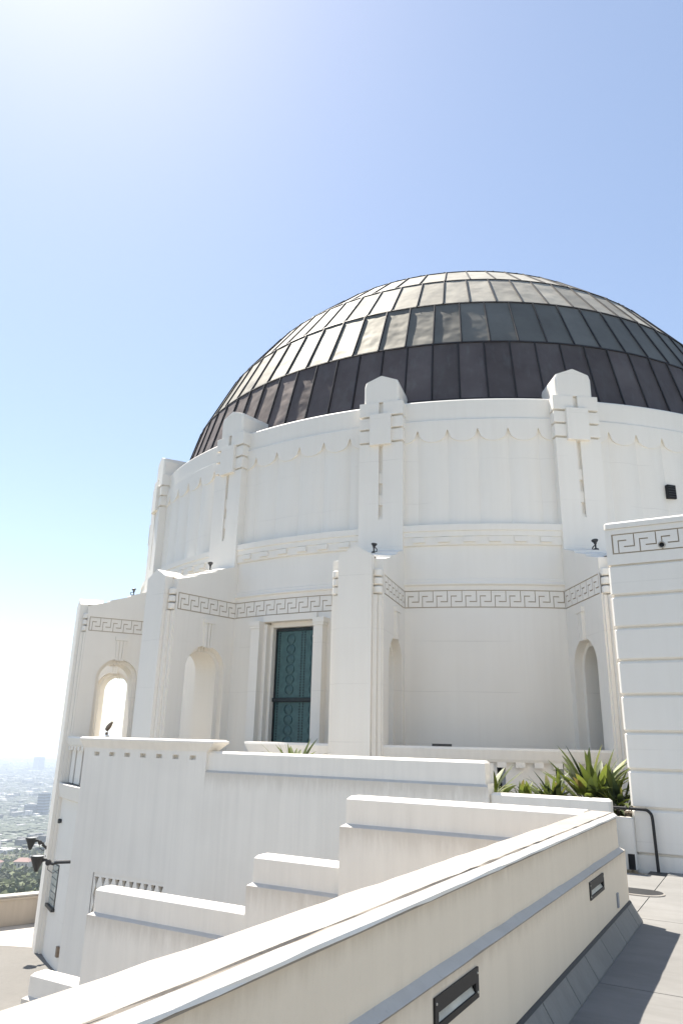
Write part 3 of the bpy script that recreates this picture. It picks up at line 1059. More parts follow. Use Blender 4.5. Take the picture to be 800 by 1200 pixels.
# ================================================================== STEPPED STAIR PARAPET (faces -Y)
def stair_parapet():
    root = empty('stair_parapet', (-5.5, 8.0, LOWER), 'stepped white stair parapet dropping to the left in four tiers', 'parapet')
    ox, oy, oz = root.location
    U, F, BK = 7.92, 7.865, 8.19
    for x0, x1, zt, zl in ((-4.35, -1.662, -.615, -.915), (-5.62, -4.40, -1.355, -1.66), (-8.22, -5.67, -1.985, -2.285), (-9.28, -8.27, -3.165, -3.44)):
        m = MB()
        c = .038
        xl = x0 - .05
        # lower body
        zl0 = zl - .03
        zs_ = zl0 - .38
        m.face([(xl, F, LOWER), (x1, F, LOWER), (x1, F, zs_), (xl, F, zs_)])
        m.face([(xl, F, zs_), (x1, F, zs_), (x1, F, zl0), (xl, F, zl0)], 0, False, (0, 0, 1, 1))
        m.face([(xl, F, LOWER), (xl, BK, LOWER), (xl, BK, zl0), (xl, F, zl0)])
        m.face([(xl, F, zl0), (x1, F, zl0), (x1, U, zl), (x0, U, zl)], 1)
        m.face([(xl, F, zl0), (xl, BK, zl0), (x0, BK, zl), (x0, U, zl)])
        m.face([(xl, BK, LOWER), (x1, BK, LOWER), (x1, BK, zl0), (xl, BK, zl0)])
        m.face([(xl, BK, zl0), (x1, BK, zl0), (x1, BK, zl), (x0, BK, zl)])
        m.face([(x1, F, LOWER), (x1, BK, LOWER), (x1, BK, zl), (x1, U, zl), (x1, F, zl0)])
        # upper body with chamfered top
        P = [(x0, U), (x1, U), (x1, BK), (x0, BK)]
        Q = [(x0 + c, U + c), (x1, U + c), (x1, BK - c), (x0 + c, BK - c)]
        for k in range(4):
            p, q, a, b = P[k], P[(k + 1) % 4], Q[k], Q[(k + 1) % 4]
            m.face([(*p, zl), (*q, zl), (*q, zt - c), (*p, zt - c)], 0, False, (.35, .35, .15, .15))
            m.face([(*p, zt - c), (*q, zt - c), (*b, zt), (*a, zt)])
        m.face([(*p, zt) for p in Q])
        m.v = [(x - ox, y - oy, z - oz) for x, y, z in m.v]
        m.build('parapet_tier', ['parapet', 'ledge'], root, .006)
stair_parapet()

# ================================================================== NEAR PARAPET (runs along Y)
def near_parapet():
    root = empty('near_parapet', (-1.5, 4.0, FLOOR), 'low cream parapet wall running along the terrace with recessed step lights and grey base tiles', 'parapet')
    ox, oy, oz = root.location
    T = lambda m: setattr(m, 'v', [(x - ox, y - oy, z - oz) for x, y, z in m.v]) or m
    Y0, Y1 = -3.5, 8.19
    P = lambda x, z, y: (x, y, z)
    L1, L2 = (3.26, 3.80), (6.46, 7.02)
    LZ0, LZ1 = -1.148, -1.028
    m = MB()
    XF = -1.355
    # upper body and ledge
    m.prism([(-1.65, -.66), (-1.65, LOWER), (-1.60, LOWER), (-1.60, -.97), (-1.405, -.95), (-1.405, -.66)], Y0, Y1 - .03, P)
    m.face([P(-1.65, -.69, Y1 - .001), P(-1.405, -.675, Y1 - .001), P(-1.405, -.95, Y1 - .001), P(-1.65, -.95, Y1 - .001)])
    m.face([P(-1.405, -.675, Y1 - .001), P(-1.405, -.66, Y1 - .03), P(-1.405, -.95, Y1 - .03), P(-1.405, -.95, Y1 - .001)])
    def ledge(y0, y1):
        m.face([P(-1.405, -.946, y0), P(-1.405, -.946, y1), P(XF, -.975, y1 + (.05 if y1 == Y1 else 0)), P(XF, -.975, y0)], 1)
    rl = random.Random(9)
    yy = [Y0 + (Y1 - Y0) * k / 46 for k in range(47)]
    jt = [(-1.4045 + rl.uniform(-.002, .002), -.946 + rl.uniform(-.003, .003), XF + .003 + rl.uniform(-.002, .002), -.975 + rl.uniform(-.003, .002)) for _ in yy]
    for k in range(46):
        y0, y1, a, b = yy[k], yy[k + 1], jt[k], jt[k + 1]
        if k == 45: b = (-1.405, -.946, XF + .001, -.975)
        e1 = y1 + (.05 if k == 45 else 0)
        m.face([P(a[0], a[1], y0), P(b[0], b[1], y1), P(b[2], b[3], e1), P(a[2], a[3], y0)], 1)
        m.face([P(a[2], a[3], y0), P(b[2], b[3], e1), P(XF + .001, -.983, e1), P(XF + .001, -.983, y0)], 2)  # thin dark strip along the ledge's lower edge
    m.face([P(-1.405, -.946, Y1), P(-1.65, -.946, Y1), P(-1.65, -.975, Y1 + .05), P(XF, -.975, Y1 + .05)])
    m.face([P(XF, -.975, Y1 + .05), P(-1.65, -.975, Y1 + .05), P(-1.65, FLOOR - .3, Y1 + .05), P(XF, FLOOR - .3, Y1 + .05)])
    m.face([P(-1.65, -.975, Y1 + .05), P(-1.65, -.975, Y1), P(-1.65, LOWER, Y1), P(-1.65, LOWER, Y1 + .05)])
    # lower face with openings for the lights
    ys = [Y0, L1[0], L1[1], L2[0], L2[1], Y1 + .05]
    for k in range(5):
        y0, y1 = ys[k], ys[k + 1]
        if k in (1, 3):
            m.face([P(XF, -.975, y0), P(XF, -.975, y1), P(XF, LZ1, y1), P(XF, LZ1, y0)], 0, False, (1, 1, .6, .6))
            m.face([P(XF, LZ0, y0), P(XF, LZ0, y1), P(XF, FLOOR, y1), P(XF, FLOOR, y0)])
        else:
            m.face([P(XF, -.975, y0), P(XF, -.975, y1), P(XF, -1.10, y1), P(XF, -1.10, y0)], 0, False, (1, 1, 0, 0))
            m.face([P(XF, -1.10, y0), P(XF, -1.10, y1), P(XF, -1.30, y1), P(XF, -1.30, y0)])
            m.face([P(XF, -1.30, y0), P(XF, -1.30, y1), P(XF, FLOOR, y1), P(XF, FLOOR, y0)], 0, False, (0, 0, 1, 1))
    m.box(-1.41, -1.4005, Y0, Y1 - .03, -.681, -.674, 2)  # dark strip painted in as the shadow line under the coping
    m.face([P(-1.402, -.80, Y0), P(-1.402, -.80, Y1 - .03), P(-1.402, -.676, Y1 - .03), P(-1.402, -.676, Y0)], 0, False, (0, 0, 1, 1))
    m.face([P(-1.402, -.95, Y0), P(-1.402, -.95, Y1 - .03), P(-1.402, -.80, Y1 - .03), P(-1.402, -.80, Y0)], 0, False, (.4, .4, 0, 0))
    T(m).build('wall_body', ['near_paint', 'ledge', 'dark_line'], root)
    # coping with a mortar joint near its outer edge
    m = MB()
    prof = [(-1.665, -.70), (-1.665, -.655), (-1.635, -.622), (-1.436, -.626), (-1.431, -.632), (-1.426, -.633), (-1.420, -.630), (-1.388, -.655), (-1.387, -.668), (-1.405, -.672)]
    mis = [0, 0, 0, 1, 1, 1, 2, 2, 2, 0]
    c = .05
    ye = [Y0 + i * (Y1 - .06 - Y0) / 70 for i in range(71)]
    rnd = random.Random(3)
    rings = []
    for i, y in enumerate(ye):
        j = [(rnd.uniform(-.0025, .0025), rnd.uniform(-.0025, .0025)) for _ in prof]
        rings.append([(p[0] + a, y, p[1] + b) for p, (a, b) in zip(prof, j)])
    end = [(-1.665, Y1, -.70), (-1.665, Y1, -.69), (-1.635, Y1, -.668), (-1.436, Y1, -.668), (-1.432, Y1, -.67), (-1.424, Y1, -.67), (-1.42, Y1, -.67), (-1.39, Y1, -.672), (-1.388, Y1, -.675), (-1.405, Y1, -.676)]
    mid = [(p[0], Y1 - .025, p[1]) for p in prof]
    rings += [mid, end]
    for A, B in zip(rings, rings[1:]):
        for k in range(len(prof)):
            m.face([A[k], A[(k + 1) % len(prof)], B[(k + 1) % len(prof)], B[k]], mis[k])
    m.face(rings[-1]); m.face(rings[0])
    T(m).build('coping', ['coping', 'dark_line', 'parapet'], root)
    # sloping base tiles
    ys = [Y1 + .06]
    js = [7.99, 7.29, 6.65, 6.06, 5.47, 4.88]
    y = js[-1]
    while y > Y0: 
        y -= .6; js.append(y)
    prev = Y1 + .07
    for y in js:
        m = MB()
        a, b = y + .006, prev - .006
        m.prism([(-1.36, -1.44), (-1.36, FLOOR - .02), (-1.25, FLOOR - .02), (-1.25, FLOOR + .012), (-1.333, -1.452), (-1.338, -1.44)], a, b, P)
        T(m).build('base_tile', 'base_tile', root, .003)
        prev = y
    m = MB(); m.prism([(-1.358, -1.44), (-1.36, FLOOR - .02), (-1.262, FLOOR - .02), (-1.344, -1.452)], Y0, Y1 + .06, P); T(m).build('tile_bed', 'dark_joint', root)
    m = MB(); m.prism([(-1.356, -1.4395), (-1.356, -1.422), (-1.346, -1.424), (-1.334, -1.4395)], Y0, Y1 + .05, P); T(m).build('sealant_bead', 'dark_joint', root)
    # step lights: box, face plate with a slot, lens, screws
    for y0, y1 in (L1, L2):
        m = MB()
        m.box(XF - .09, XF - .085, y0, y1, LZ0, LZ1)
        for a, b, c_, d in ((y0, y0 + .004, LZ0, LZ1), (y1 - .004, y1, LZ0, LZ1)): m.box(XF - .085, XF, a, b, c_, d)
        m.box(XF - .085, XF, y0 + .004, y1 - .004, LZ0, LZ0 + .004); m.box(XF - .085, XF, y0 + .004, y1 - .004, LZ1 - .004, LZ1)
        # face plate frame
        f0, f1 = XF - .004, XF + .010
        s0, s1 = LZ0 + .022, LZ0 + .064
        m.box(f0, f1, y0 - .004, y1 + .004, s1, LZ1 + .004)
        m.box(f0, f1, y0 - .004, y1 + .004, LZ0 - .004, s0)
        m.box(f0, f1, y0 - .004, y0 + .035, s0, s1); m.box(f0, f1, y1 - .035, y1 + .004, s0, s1)
        sl = T(m).build('step_light', 'bronze', root)
        m = MB(); m.face([(XF - .030, y0 + .03, s1 + .004), (XF - .030, y1 - .03, s1 + .004), (XF + .003, y1 - .03, s0 - .002), (XF + .003, y0 + .03, s0 - .002)])
        T(m).build('lens', 'lens', sl)
        for yy in (y0 + .012, y1 - .012):
            for zz in (LZ0 + .02, LZ1 - .02):
                m = MB(); m.lathe([(0, .004), (.005, .003), (.006, 0)], (f1, yy, zz), Matrix.Rotation(math.pi / 2, 3, 'Y'), n=8)
                T(m).build('screw', 'screw', sl)
    m = MB(); m.box(XF - .002, XF + .014, 7.575, 7.635, -1.385, -1.265); T(m).build('outlet_cover', 'grey_strip', root, .004)
near_parapet()

# ================================================================== WING WALL on the right
def wing():
    root = empty('wing_building', (1.4, 11.6, FLOOR), 'white wing wall of long channelled courses with a greek key frieze, right of the dome', 'building')
    ox, oy, oz = root.location
    T = lambda m: setattr(m, 'v', [(x - ox, y - oy, z - oz) for x, y, z in m.v]) or m
    F, X0, X1, YB = 11.58, -1.79, 5.5, 19.0  # unseen rear carried back to the drum to block sky light at the arch
    m = MB()
    m.box(X0 + .05, X1 - .05, F + .05, YB, FLOOR, 3.27)
    T(m).build('core', 'white', root)
    gz = [2.69, 2.21, 1.72, 1.23, .73, .21, -.31, -.82, FLOOR + .19]
    def course(z0, z1, name='course', xoff=0):
        m = MB()
        b = .026
        x0 = X0 + xoff
        g = .012
        def ring(e, z): return [(x0 + e + .03, F + e, z), (X1 - e, F + e, z), (X1 - e, YB, z), (x0 + e, YB, z), (x0 + e, F + e + .03, z)]
        rs = [ring(b, z0 + g), ring(0, z0 + g + b * .9), ring(0, z1 - g - b * .9), ring(b, z1 - g)]
        for A, B in zip(rs, rs[1:]):
            for k in range(5): m.face([A[k], A[(k + 1) % 5], B[(k + 1) % 5], B[k]])
        m.face(rs[0][::-1]); m.face(rs[-1])
        return T(m).build(name, 'white', root)
    for k, (z1, z0) in enumerate(zip(gz, gz[1:])):
        course(z0, z1, xoff=.003 * k)
    m = MB(); m.box(X0 + .03, X1, F + .012, YB, FLOOR - .05, FLOOR + .185); T(m).build('plinth', 'parapet', root)
    # frieze: plain courses above and below the recessed key band
    kz0, kz1 = 2.865, 3.185
    m = MB()
    def fr(z0, z1, d=0): m.box(X0 + d, X1, F + d, YB, z0, z1)
    fr(2.70, kz0); fr(kz1, 3.275); 
    m.box(X0 + .022, X1, F + .022, YB, kz0, kz1)
    m.box(X0, X0 + .09, F, F + .2, kz0, kz1)
    frz = T(m).build('frieze', 'white', root)
    m = MB()
    cols, rows, raised = key_grid(X0 + .09, X0 + .09 + .315 * 22, 22, kz0, kz1)
    relief(m, cols, rows, raised, lambda u, v, d: (u, F + d, v), 0, .0215)
    T(m).build('greek_key', ['white', 'groove'], frz)
    m = MB()
    c = .03
    m.cbox(X0 - .012, X1 + .02, F - .02, YB, 3.278, 3.385, c)
    T(m).build('coping', 'parapet', root)
    m = MB()
    rot = Matrix.Rotation(math.pi / 2, 3, 'X')
    m.lathe([(.028, .004), (.052, .004), (.052, .022), (.040, .022), (.036, .004)], (-.985, F + .002, 2.945), rot, n=20)
    m.lathe([(0, .006), (.037, .006)], (-.985, F + .002, 2.945), rot, n=20, mi=1)
    T(m).build('drain_outlet', ['coping', 'void'], root)
wing()

def planter_curb():
    m = MB()
    m.cbox(-2.15, -1.745, 11.46, 11.60, FLOOR, -.935, .015)
    o = m.build('planter_curb', 'parapet', origin=(-1.95, 11.53, FLOOR))
    tag(o, 'low white planter wall between the near stair parapet and the wing wall', 'planter wall')
    m = MB()
    m.box(-1.85, -1.762, 11.452, 11.462, FLOOR + .004, -1.40)
    dd = m.build('drain_hole', 'void', origin=(-1.95, 11.53, FLOOR))
    dd.location = (0, 0, 0); dd.parent = o
planter_curb()

def handrail():
    m = MB()
    pts = [(-2.25, 11.50, -.815), (-1.66, 11.50, -.82)]
    for k in range(1, 8):
        a = R(90 * k / 8)
        pts.append((-1.60 + .105 * math.sin(a), 11.50, -.925 + .105 * math.cos(a)))
    pts += [(-1.493, 11.50, -.95), (-1.482, 11.50, FLOOR)]
    m.tube(pts, .021, 12)
    o = m.build('handrail', 'rail', origin=(-1.6, 11.5, FLOOR))
    tag(o, 'black tubular handrail bending down to the terrace floor', 'handrail')
handrail()

def floor_plate():  # flat dark top with a paler rim, rounded at one end
    m = MB()
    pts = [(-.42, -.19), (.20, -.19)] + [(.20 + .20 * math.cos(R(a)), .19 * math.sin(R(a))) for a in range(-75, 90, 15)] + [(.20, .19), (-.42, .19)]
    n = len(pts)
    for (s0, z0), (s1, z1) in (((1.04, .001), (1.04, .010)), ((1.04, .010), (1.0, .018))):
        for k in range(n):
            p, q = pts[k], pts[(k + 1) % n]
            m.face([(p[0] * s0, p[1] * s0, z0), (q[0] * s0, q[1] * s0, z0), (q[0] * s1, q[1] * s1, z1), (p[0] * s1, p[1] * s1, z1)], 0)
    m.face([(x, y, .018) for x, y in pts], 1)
    o = m.build('dark_plate', ['coping', 'rail']); o.location = (-1.63, 9.77, FLOOR)
    tag(o, 'dark flat plate with a rounded end beside the near parapet', 'floor cover')
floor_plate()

# ================================================================== GROUND
def sheet(name, pts, z, mat, kind='structure', depth=0.0):
    m = MB()
    m.face([(x, y, z) for x, y in pts])
    if depth:
        for p, q in zip(pts, pts[1:] + pts[:1]): m.face([(*p, z), (*q, z), (*q, z - depth), (*p, z - depth)])
    o = m.build(name, mat)
    tag(o, kind=kind)
    return o
# upper terrace in poured bays with open joints
def terrace_floor():
    m = MB()
    xs = [-1.36, 1.30, 3.4, 5.4]
    ys = [-3.5, -1.2, 1.1, 3.45, 6.05, 8.40, 11.57]
    g = .005
    base = MB(); base.box(-1.6, 5.5, -3.6, 11.6, FLOOR - .35, FLOOR - .012); base.box(-2.6, -1.6, 8.25, 11.2, FLOOR - .35, FLOOR - .012)
    root = base.build('terrace_floor', 'dark_joint'); tag(root, kind='structure')
    for x0, x1 in zip(xs, xs[1:]):
        for y0, y1 in zip(ys, ys[1:]):
            p = MB(); p.box(x0 + g, x1 - g, y0 + g, y1 - g, FLOOR - .012, FLOOR)
            p.build('paving_slab', 'floor', root)
    p = MB(); p.box(-2.6, -1.365, 8.26, 11.16, FLOOR - .012, FLOOR); p.build('paving_slab', 'floor', root)
terrace_floor()
sheet('lower_terrace', [(-43.3, -27.8), (8, -30), (8, 35.9), (-14.2, 35.9)], LOWER, 'asphalt')
sheet('pavement', [(-23.6, 15.1), (-20.6, 16.35), (-18, 17.4), (-14.2, 19), (-14.2, 35.9)], LOWER + .004, 'pale_paving')
sheet('planter_soil', [(-5.2, 11.48), (-1.75, 11.62), (-1.75, 13.2), (-5.2, 13.2)], -.976, 'soil')
sheet('unseen_bounce_deck', [(-12.05, 11.48), (-1.75, 11.62), (-1.75, 17), (-12.05, 17)], -.98, 'pale_paving')  # unseen deck, made pale to bounce light onto the rotunda walls
def stairs():
    m = MB()
    n = 27
    x, z = -2.6, FLOOR
    dz = (FLOOR - LOWER) / n
    dx = .262
    for k in range(n):
        z1 = z - dz * k
        x1 = x - dx * k
        m.box(x1 - dx - .02, x1, 8.20, 11.15, LOWER - .02, z1 - dz * .5 - k * 0)
    o = m.build('stair_flight', 'floor'); tag(o, kind='structure')
stairs()

def edge_wall():
    d = Vector((.416, .909, 0)); nrm = Vector((.909, -.416, 0))
    o0 = Vector((-22.5, 17.7, LOWER))
    def P(x, z, y): return tuple(d * y + nrm * x + Vector((0, 0, z - LOWER)))
    Y0, Y1 = -50, 20
    m = MB()
    m.prism([(-.35, LOWER - 3), (0, LOWER - 3), (0, -5.30), (.04, -5.28), (.04, -5.22), (0, -5.20), (-.35, -5.20), (-.39, -5.23), (-.39, -5.28), (-.35, -5.30)], Y0, Y1, P)
    o = m.build('boundary_wall', 'beige_wall'); o.location = o0
    tag(o, 'low beige boundary wall at the edge of the lower terrace above the trees', 'wall')
    m = MB()
    m.prism([(-.38, -5.197), (.05, -5.197), (.05, -5.15), (-.38, -5.15)], Y0, Y1, P)
    m.build('coping', 'pale_paving', o)
edge_wall()

# ================================================================== PLANTS
def leaf_mesh(seed, L=.8, W=.10, bend=.5):
    rnd = random.Random(seed)
    m = MB()
    n = 9
    prev = None
    for k in range(n + 1):
        t = k / n
        if t < .28: w = .012
        else:
            s = (t - .28) / .72
            w = W * math.sin(math.pi * min(1, s ** .75)) ** .8 + .002
        a = R(88) - bend * t * t * 1.3
        x = L * t * math.sin(bend * t * .55)
        z = L * t * math.cos(bend * t * .55)
        row = [(x, -w, z + w * .25), (x - .0, 0, z - .0), (x, w, z + w * .25)]
        if prev:
            for i in range(2): m.face([prev[i], prev[i + 1], row[i + 1], row[i]], 0, True)
        prev = row
    return m.mesh('leaf', 'leaf')
LEAVES = [leaf_mesh(k, 1.0, .048 + .014 * (k % 3), .25 + .28 * k) for k in range(4)]
def clump(x, y, n, size, spread, label, seed, z=-.98, group='leafy plants in the terrace planter'):
    rnd = random.Random(seed)
    root = empty('strap_leaf_plant', (x, y, z), label, 'plant', group)
    m = MB(); m.lathe([(0, .10), (.05, .08), (.08, 0)], n=8); m.build('root_crown', 'soil', root)
    for k in range(n):
        o = bpy.data.objects.new('leaf', LEAVES[rnd.randrange(4)])
        C.objects.link(o)
        o.parent = root
        az = rnd.uniform(0, 2 * math.pi)
        tilt = rnd.uniform(.05, spread)
        s = size * rnd.uniform(.62, 1.05)
        o.location = (rnd.uniform(-.10, .10), rnd.uniform(-.10, .10), 0)
        o.rotation_euler = (0, tilt, az)
        o.scale = (s, s, s)
clump(-2.42, 12.35, 85, 1.06, .95, 'biggest strap-leaf plant in the planter, beside the wing wall', 1)
clump(-2.05, 12.05, 44, .78, 1.0, 'leafy plant squeezed between the tall plant and the wing wall', 2)
clump(-2.95, 12.05, 60, .68, 1.2, 'low bright green plant just left of the tallest one', 3)
clump(-3.42, 12.10, 44, .58, 1.25, 'low yellow green plant in the middle of the planter', 4)
clump(-4.00, 12.10, 56, .84, 1.15, 'dark plant partly hidden behind the end of the long parapet', 5)
clump(-8.10, 12.60, 26, 1.12, .40, 'small spiky plant in front of the green door', 6, group=None)

# ================================================================== LIGHT FITTINGS
def floodlight(name, head, arm_end, scale, label, rz, group):
    root = empty(name, head, label, 'floodlight', group)
    s = scale
    m = MB()
    m.lathe([(0, -.27), (.035, -.27), (.045, -.24), (.13, -.03), (.135, 0)], n=18)
    m.lathe([(.135, 0), (.15, .005), (.15, .03), (.125, .03), (.125, .015)], n=18)
    h = m.build('lamp_head', 'lamp', root)
    m = MB(); m.lathe([(0, .022), (.124, .022)], n=18); m.build('lens', 'lamp_rim', root)
    for k in range(3):
        m = MB(); a = R(120 * k + 40)
        m.box(-.012, .012, .135, .165, -.01, .035); 
        m.v = [(x * math.cos(a) - y * math.sin(a), x * math.sin(a) + y * math.cos(a), z) for x, y, z in m.v]
        m.build('clip', 'lamp_rim', root)
    e = (Vector(arm_end) - Vector(head)) / s
    d = Vector((e.x, e.y, 0)).normalized()
    j = d * .22 + Vector((0, 0, -.10))
    m = MB()
    m.tube([d * .11 + Vector((0, 0, -.06)), d * .16 + Vector((0, 0, -.05)), j], .03, 10)
    m.lathe([(0, -.035), (.055, -.035), (.055, .035), (0, .035)], j, (Vector((-d.y, d.x, 0))).to_track_quat('Z', 'Y').to_matrix(), n=14)
    m.build('knuckle', 'lamp', root)
    m = MB()
    m.tube([j, j + d * .10 + Vector((0, 0, -.03)), e + (j - e) * .72, e], [.03, .028, .034, .034], 10)
    m.build('arm', 'lamp', root)
    m = MB()
    m.lathe([(0, 0), (.065, 0), (.065, .03), (0, .03)], e, (-d).to_track_quat('Z', 'Y').to_matrix(), n=14)
    m.build('wall_flange', 'lamp', root)
    m = MB()
    a = j + Vector((0, 0, -.03)); b = j + d * .22 + Vector((0, 0, -.05))
    m.tube([a, a + d * .0 + Vector((0, 0, -.10)), (a + b) / 2 + Vector((0, 0, -.16)), b + Vector((0, 0, -.08)), b], .007, 6)
    m.build('cable_loop', 'lamp', root)
    root.scale = (s, s, s)
    return root
floodlight('floodlight', (-12.955, 10.86, -2.36), (-12.372, 11.30, -2.44), .98, 'dark grey upturned floodlight on a long arm, nearest of the pair, by the terrace wall', 0, 'upturned floodlights on wall arms')
pa = pol(15.60, 213.75, 0)
floodlight('floodlight', (-19.74, 16.22, -3.05), (CX + pa[0], CY + pa[1], -3.36), 1.15, 'dark upturned floodlight on a short arm fixed to the outermost buttress', 0, 'upturned floodlights on wall arms')

def spot(az, r, z, label, s=1.0, turn=0.0):
    p = pol(r, az, z)
    root = empty('spotlight', (CX + p[0], CY + p[1], z), label, 'spotlight', 'small spotlights on the buttress tops')
    root.rotation_euler.z = R(90 - az + turn)
    root.scale = (s, s, s)
    m = MB(); m.lathe([(0, 0), (.11, 0), (.11, .05), (.09, .07), (0, .07)], n=14); m.build('base', 'lamp', root)
    m = MB(); m.tube([(.09, 0, .04), (.16, .0, .05), (.20, -.02, .12), (.17, -.05, .19), (.05, -.03, .22), (0, 0, .20)], .022, 8); m.build('cable', 'lamp', root)
    m = MB(); m.tube([(0, 0, .06), (0, 0, .26)], .03, 10); m.build('stem', 'lamp', root)
    m = MB(); m.lathe([(0, 0), (.05, 0), (.06, .06), (.12, .13), (.125, .17), (.10, .185), (0, .175)], (0, 0, .24), Matrix.Rotation(R(8), 3, 'Y'), n=16); m.build('lamp_head', 'lamp', root)
spot(168.75, 14.05, 4.54, 'small black spotlight on top of the middle buttress, left of the blank bay', .62, 60)
spot(146.25, 13.95, 4.60, 'small black spotlight on the buttress beside the wing wall', .66, 200)
spot(191.25, 13.85, 4.62, 'small dark spotlight on the buttress left of the green door', .62, -120)
spot(213.75, 13.90, 4.62, 'small dark spotlight on the outermost buttress against the sky', .62, 20)

def viewer():
    x, y = -17.35, 16.60
    root = empty('tilted_spotlight', (-17.38, 16.52, -.27), 'small brown tilted disc lamp on a thin stem, showing through the open arch', 'spotlight')
    p = Vector((0, 0, 0))
    m = MB(); m.lathe([(0, 0), (.08, 0), (.08, .30), (0, .30)], n=12); m.build('post', 'white', root)
    m = MB(); m.lathe([(0, 0), (.05, .02), (.055, .06), (.03, .10), (0, .11)], (-.04, -.03, .30), n=12); m.build('base_knob', 'brown', root)
    m = MB(); m.tube([(0, 0, .30), (.015, 0, .52)], .016, 8); m.build('stem', 'brown', root)
    rot = Matrix.Rotation(R(-29.6 + 90), 3, 'Z') @ Matrix.Rotation(R(52), 3, 'X')
    dirv = Vector((.70, .40, .95)).normalized()
    m = MB()
    q = dirv.to_track_quat('Z', 'Y').to_matrix()
    root.scale = (.72, .72, .86)
    m.lathe([(0, -.19), (.06, -.17), (.095, -.06), (.085, .05), (.05, .15), (.035, .20), (0, .20)], (.03, .01, .60), q, n=14)
    m.build('lamp_head', 'brown', root)
viewer()

# ================================================================== LANDSCAPE
CAMP = [(0, -20), (26, -20), (60, -32), (150, -46), (300, -68), (600, -106), (1000, -150), (1500, -190), (2500, -230), (4000, -255), (8000, -270), (14000, -276), (24000, -280)]
def ground_z(d):
    for (d0, z0), (d1, z1) in zip(CAMP, CAMP[1:]):
        if d <= d1:
            t = (d - d0) / (d1 - d0)
            return z0 + (z1 - z0) * t
    return CAMP[-1][1]
def terrain_point(d, az):
    a = R(az)
    x, y = d * math.sin(a), d * math.cos(a)
    z = ground_z(d)
    if 40 < d < 3000:
        k = min(1, (d - 40) / 200) * min(1, (3000 - d) / 1500)
        z += k * (6 * noise.noise(Vector((x * .006, y * .006, 1.3))) + 2 * noise.noise(Vector((x * .02, y * .02, 4))))
    return (x, y, z)
def terrain():
    m = MB()
    ds = [0.5, 26, 40, 60, 90, 120, 150, 190, 240, 300, 360, 430, 510, 600, 720, 860, 1000, 1250, 1500, 2000, 2500, 3200, 4000, 6000, 8000, 11000, 14000, 19000, 24000]
    n = 120
    for d0, d1 in zip(ds, ds[1:]):
        for k in range(n):
            a0, a1 = 360 * k / n, 360 * (k + 1) / n
            m.face([terrain_point(d0, a0), terrain_point(d1, a0), terrain_point(d1, a1), terrain_point(d0, a1)], 0, True)
    o = m.build('hillside_terrain', 'terrain'); tag(o, kind='structure')
terrain()

def crown_mesh(seed, n=220, squash=.8, leaf=.16):
    """unit crown: many small leaf clump faces spread through an uneven volume"""
    rnd = random.Random(seed)
    m = MB()
    lobes = [(Vector((rnd.uniform(-.55, .55), rnd.uniform(-.55, .55), rnd.uniform(.45, 1.25) * squash)), rnd.uniform(.32, .58)) for _ in range(8)]
    for k in range(n):
        c, r = lobes[rnd.randrange(8)]
        d = Vector((rnd.gauss(0, 1), rnd.gauss(0, 1), rnd.gauss(0, 1))).normalized()
        p = c + d * r * rnd.uniform(.72, 1.05)
        nrm = (d + Vector((rnd.uniform(-.6, .6), rnd.uniform(-.6, .6), rnd.uniform(-.2, .8)))).normalized()
        a = nrm.orthogonal().normalized()
        b = nrm.cross(a)
        s = leaf * rnd.uniform(.6, 1.3)
        t = rnd.uniform(0, 6.28)
        a, b = a * math.cos(t) + b * math.sin(t), b * math.cos(t) - a * math.sin(t)
        m.face([p + a * s, p + b * s * .8, p - a * s * .9, p - b * s * .7])
    return m.mesh('crown', 'foliage', False)
def trunk_mesh(seed):
    rnd = random.Random(seed)
    m = MB()
    m.tube([(0, 0, -.3), (0, 0, .2), (.03, .02, .55)], [.06, .05, .035], 6)
    for k in range(4):
        a = rnd.uniform(0, 6.28)
        m.tube([(.02, .01, .35), (.25 * math.cos(a), .25 * math.sin(a), .75)], [.03, .012], 5)
    return m.mesh('trunk', 'bark')
CROWNS = [crown_mesh(k, 300, .75 + .15 * (k % 3)) for k in range(6)]
TRUNKS = [trunk_mesh(k) for k in range(3)]
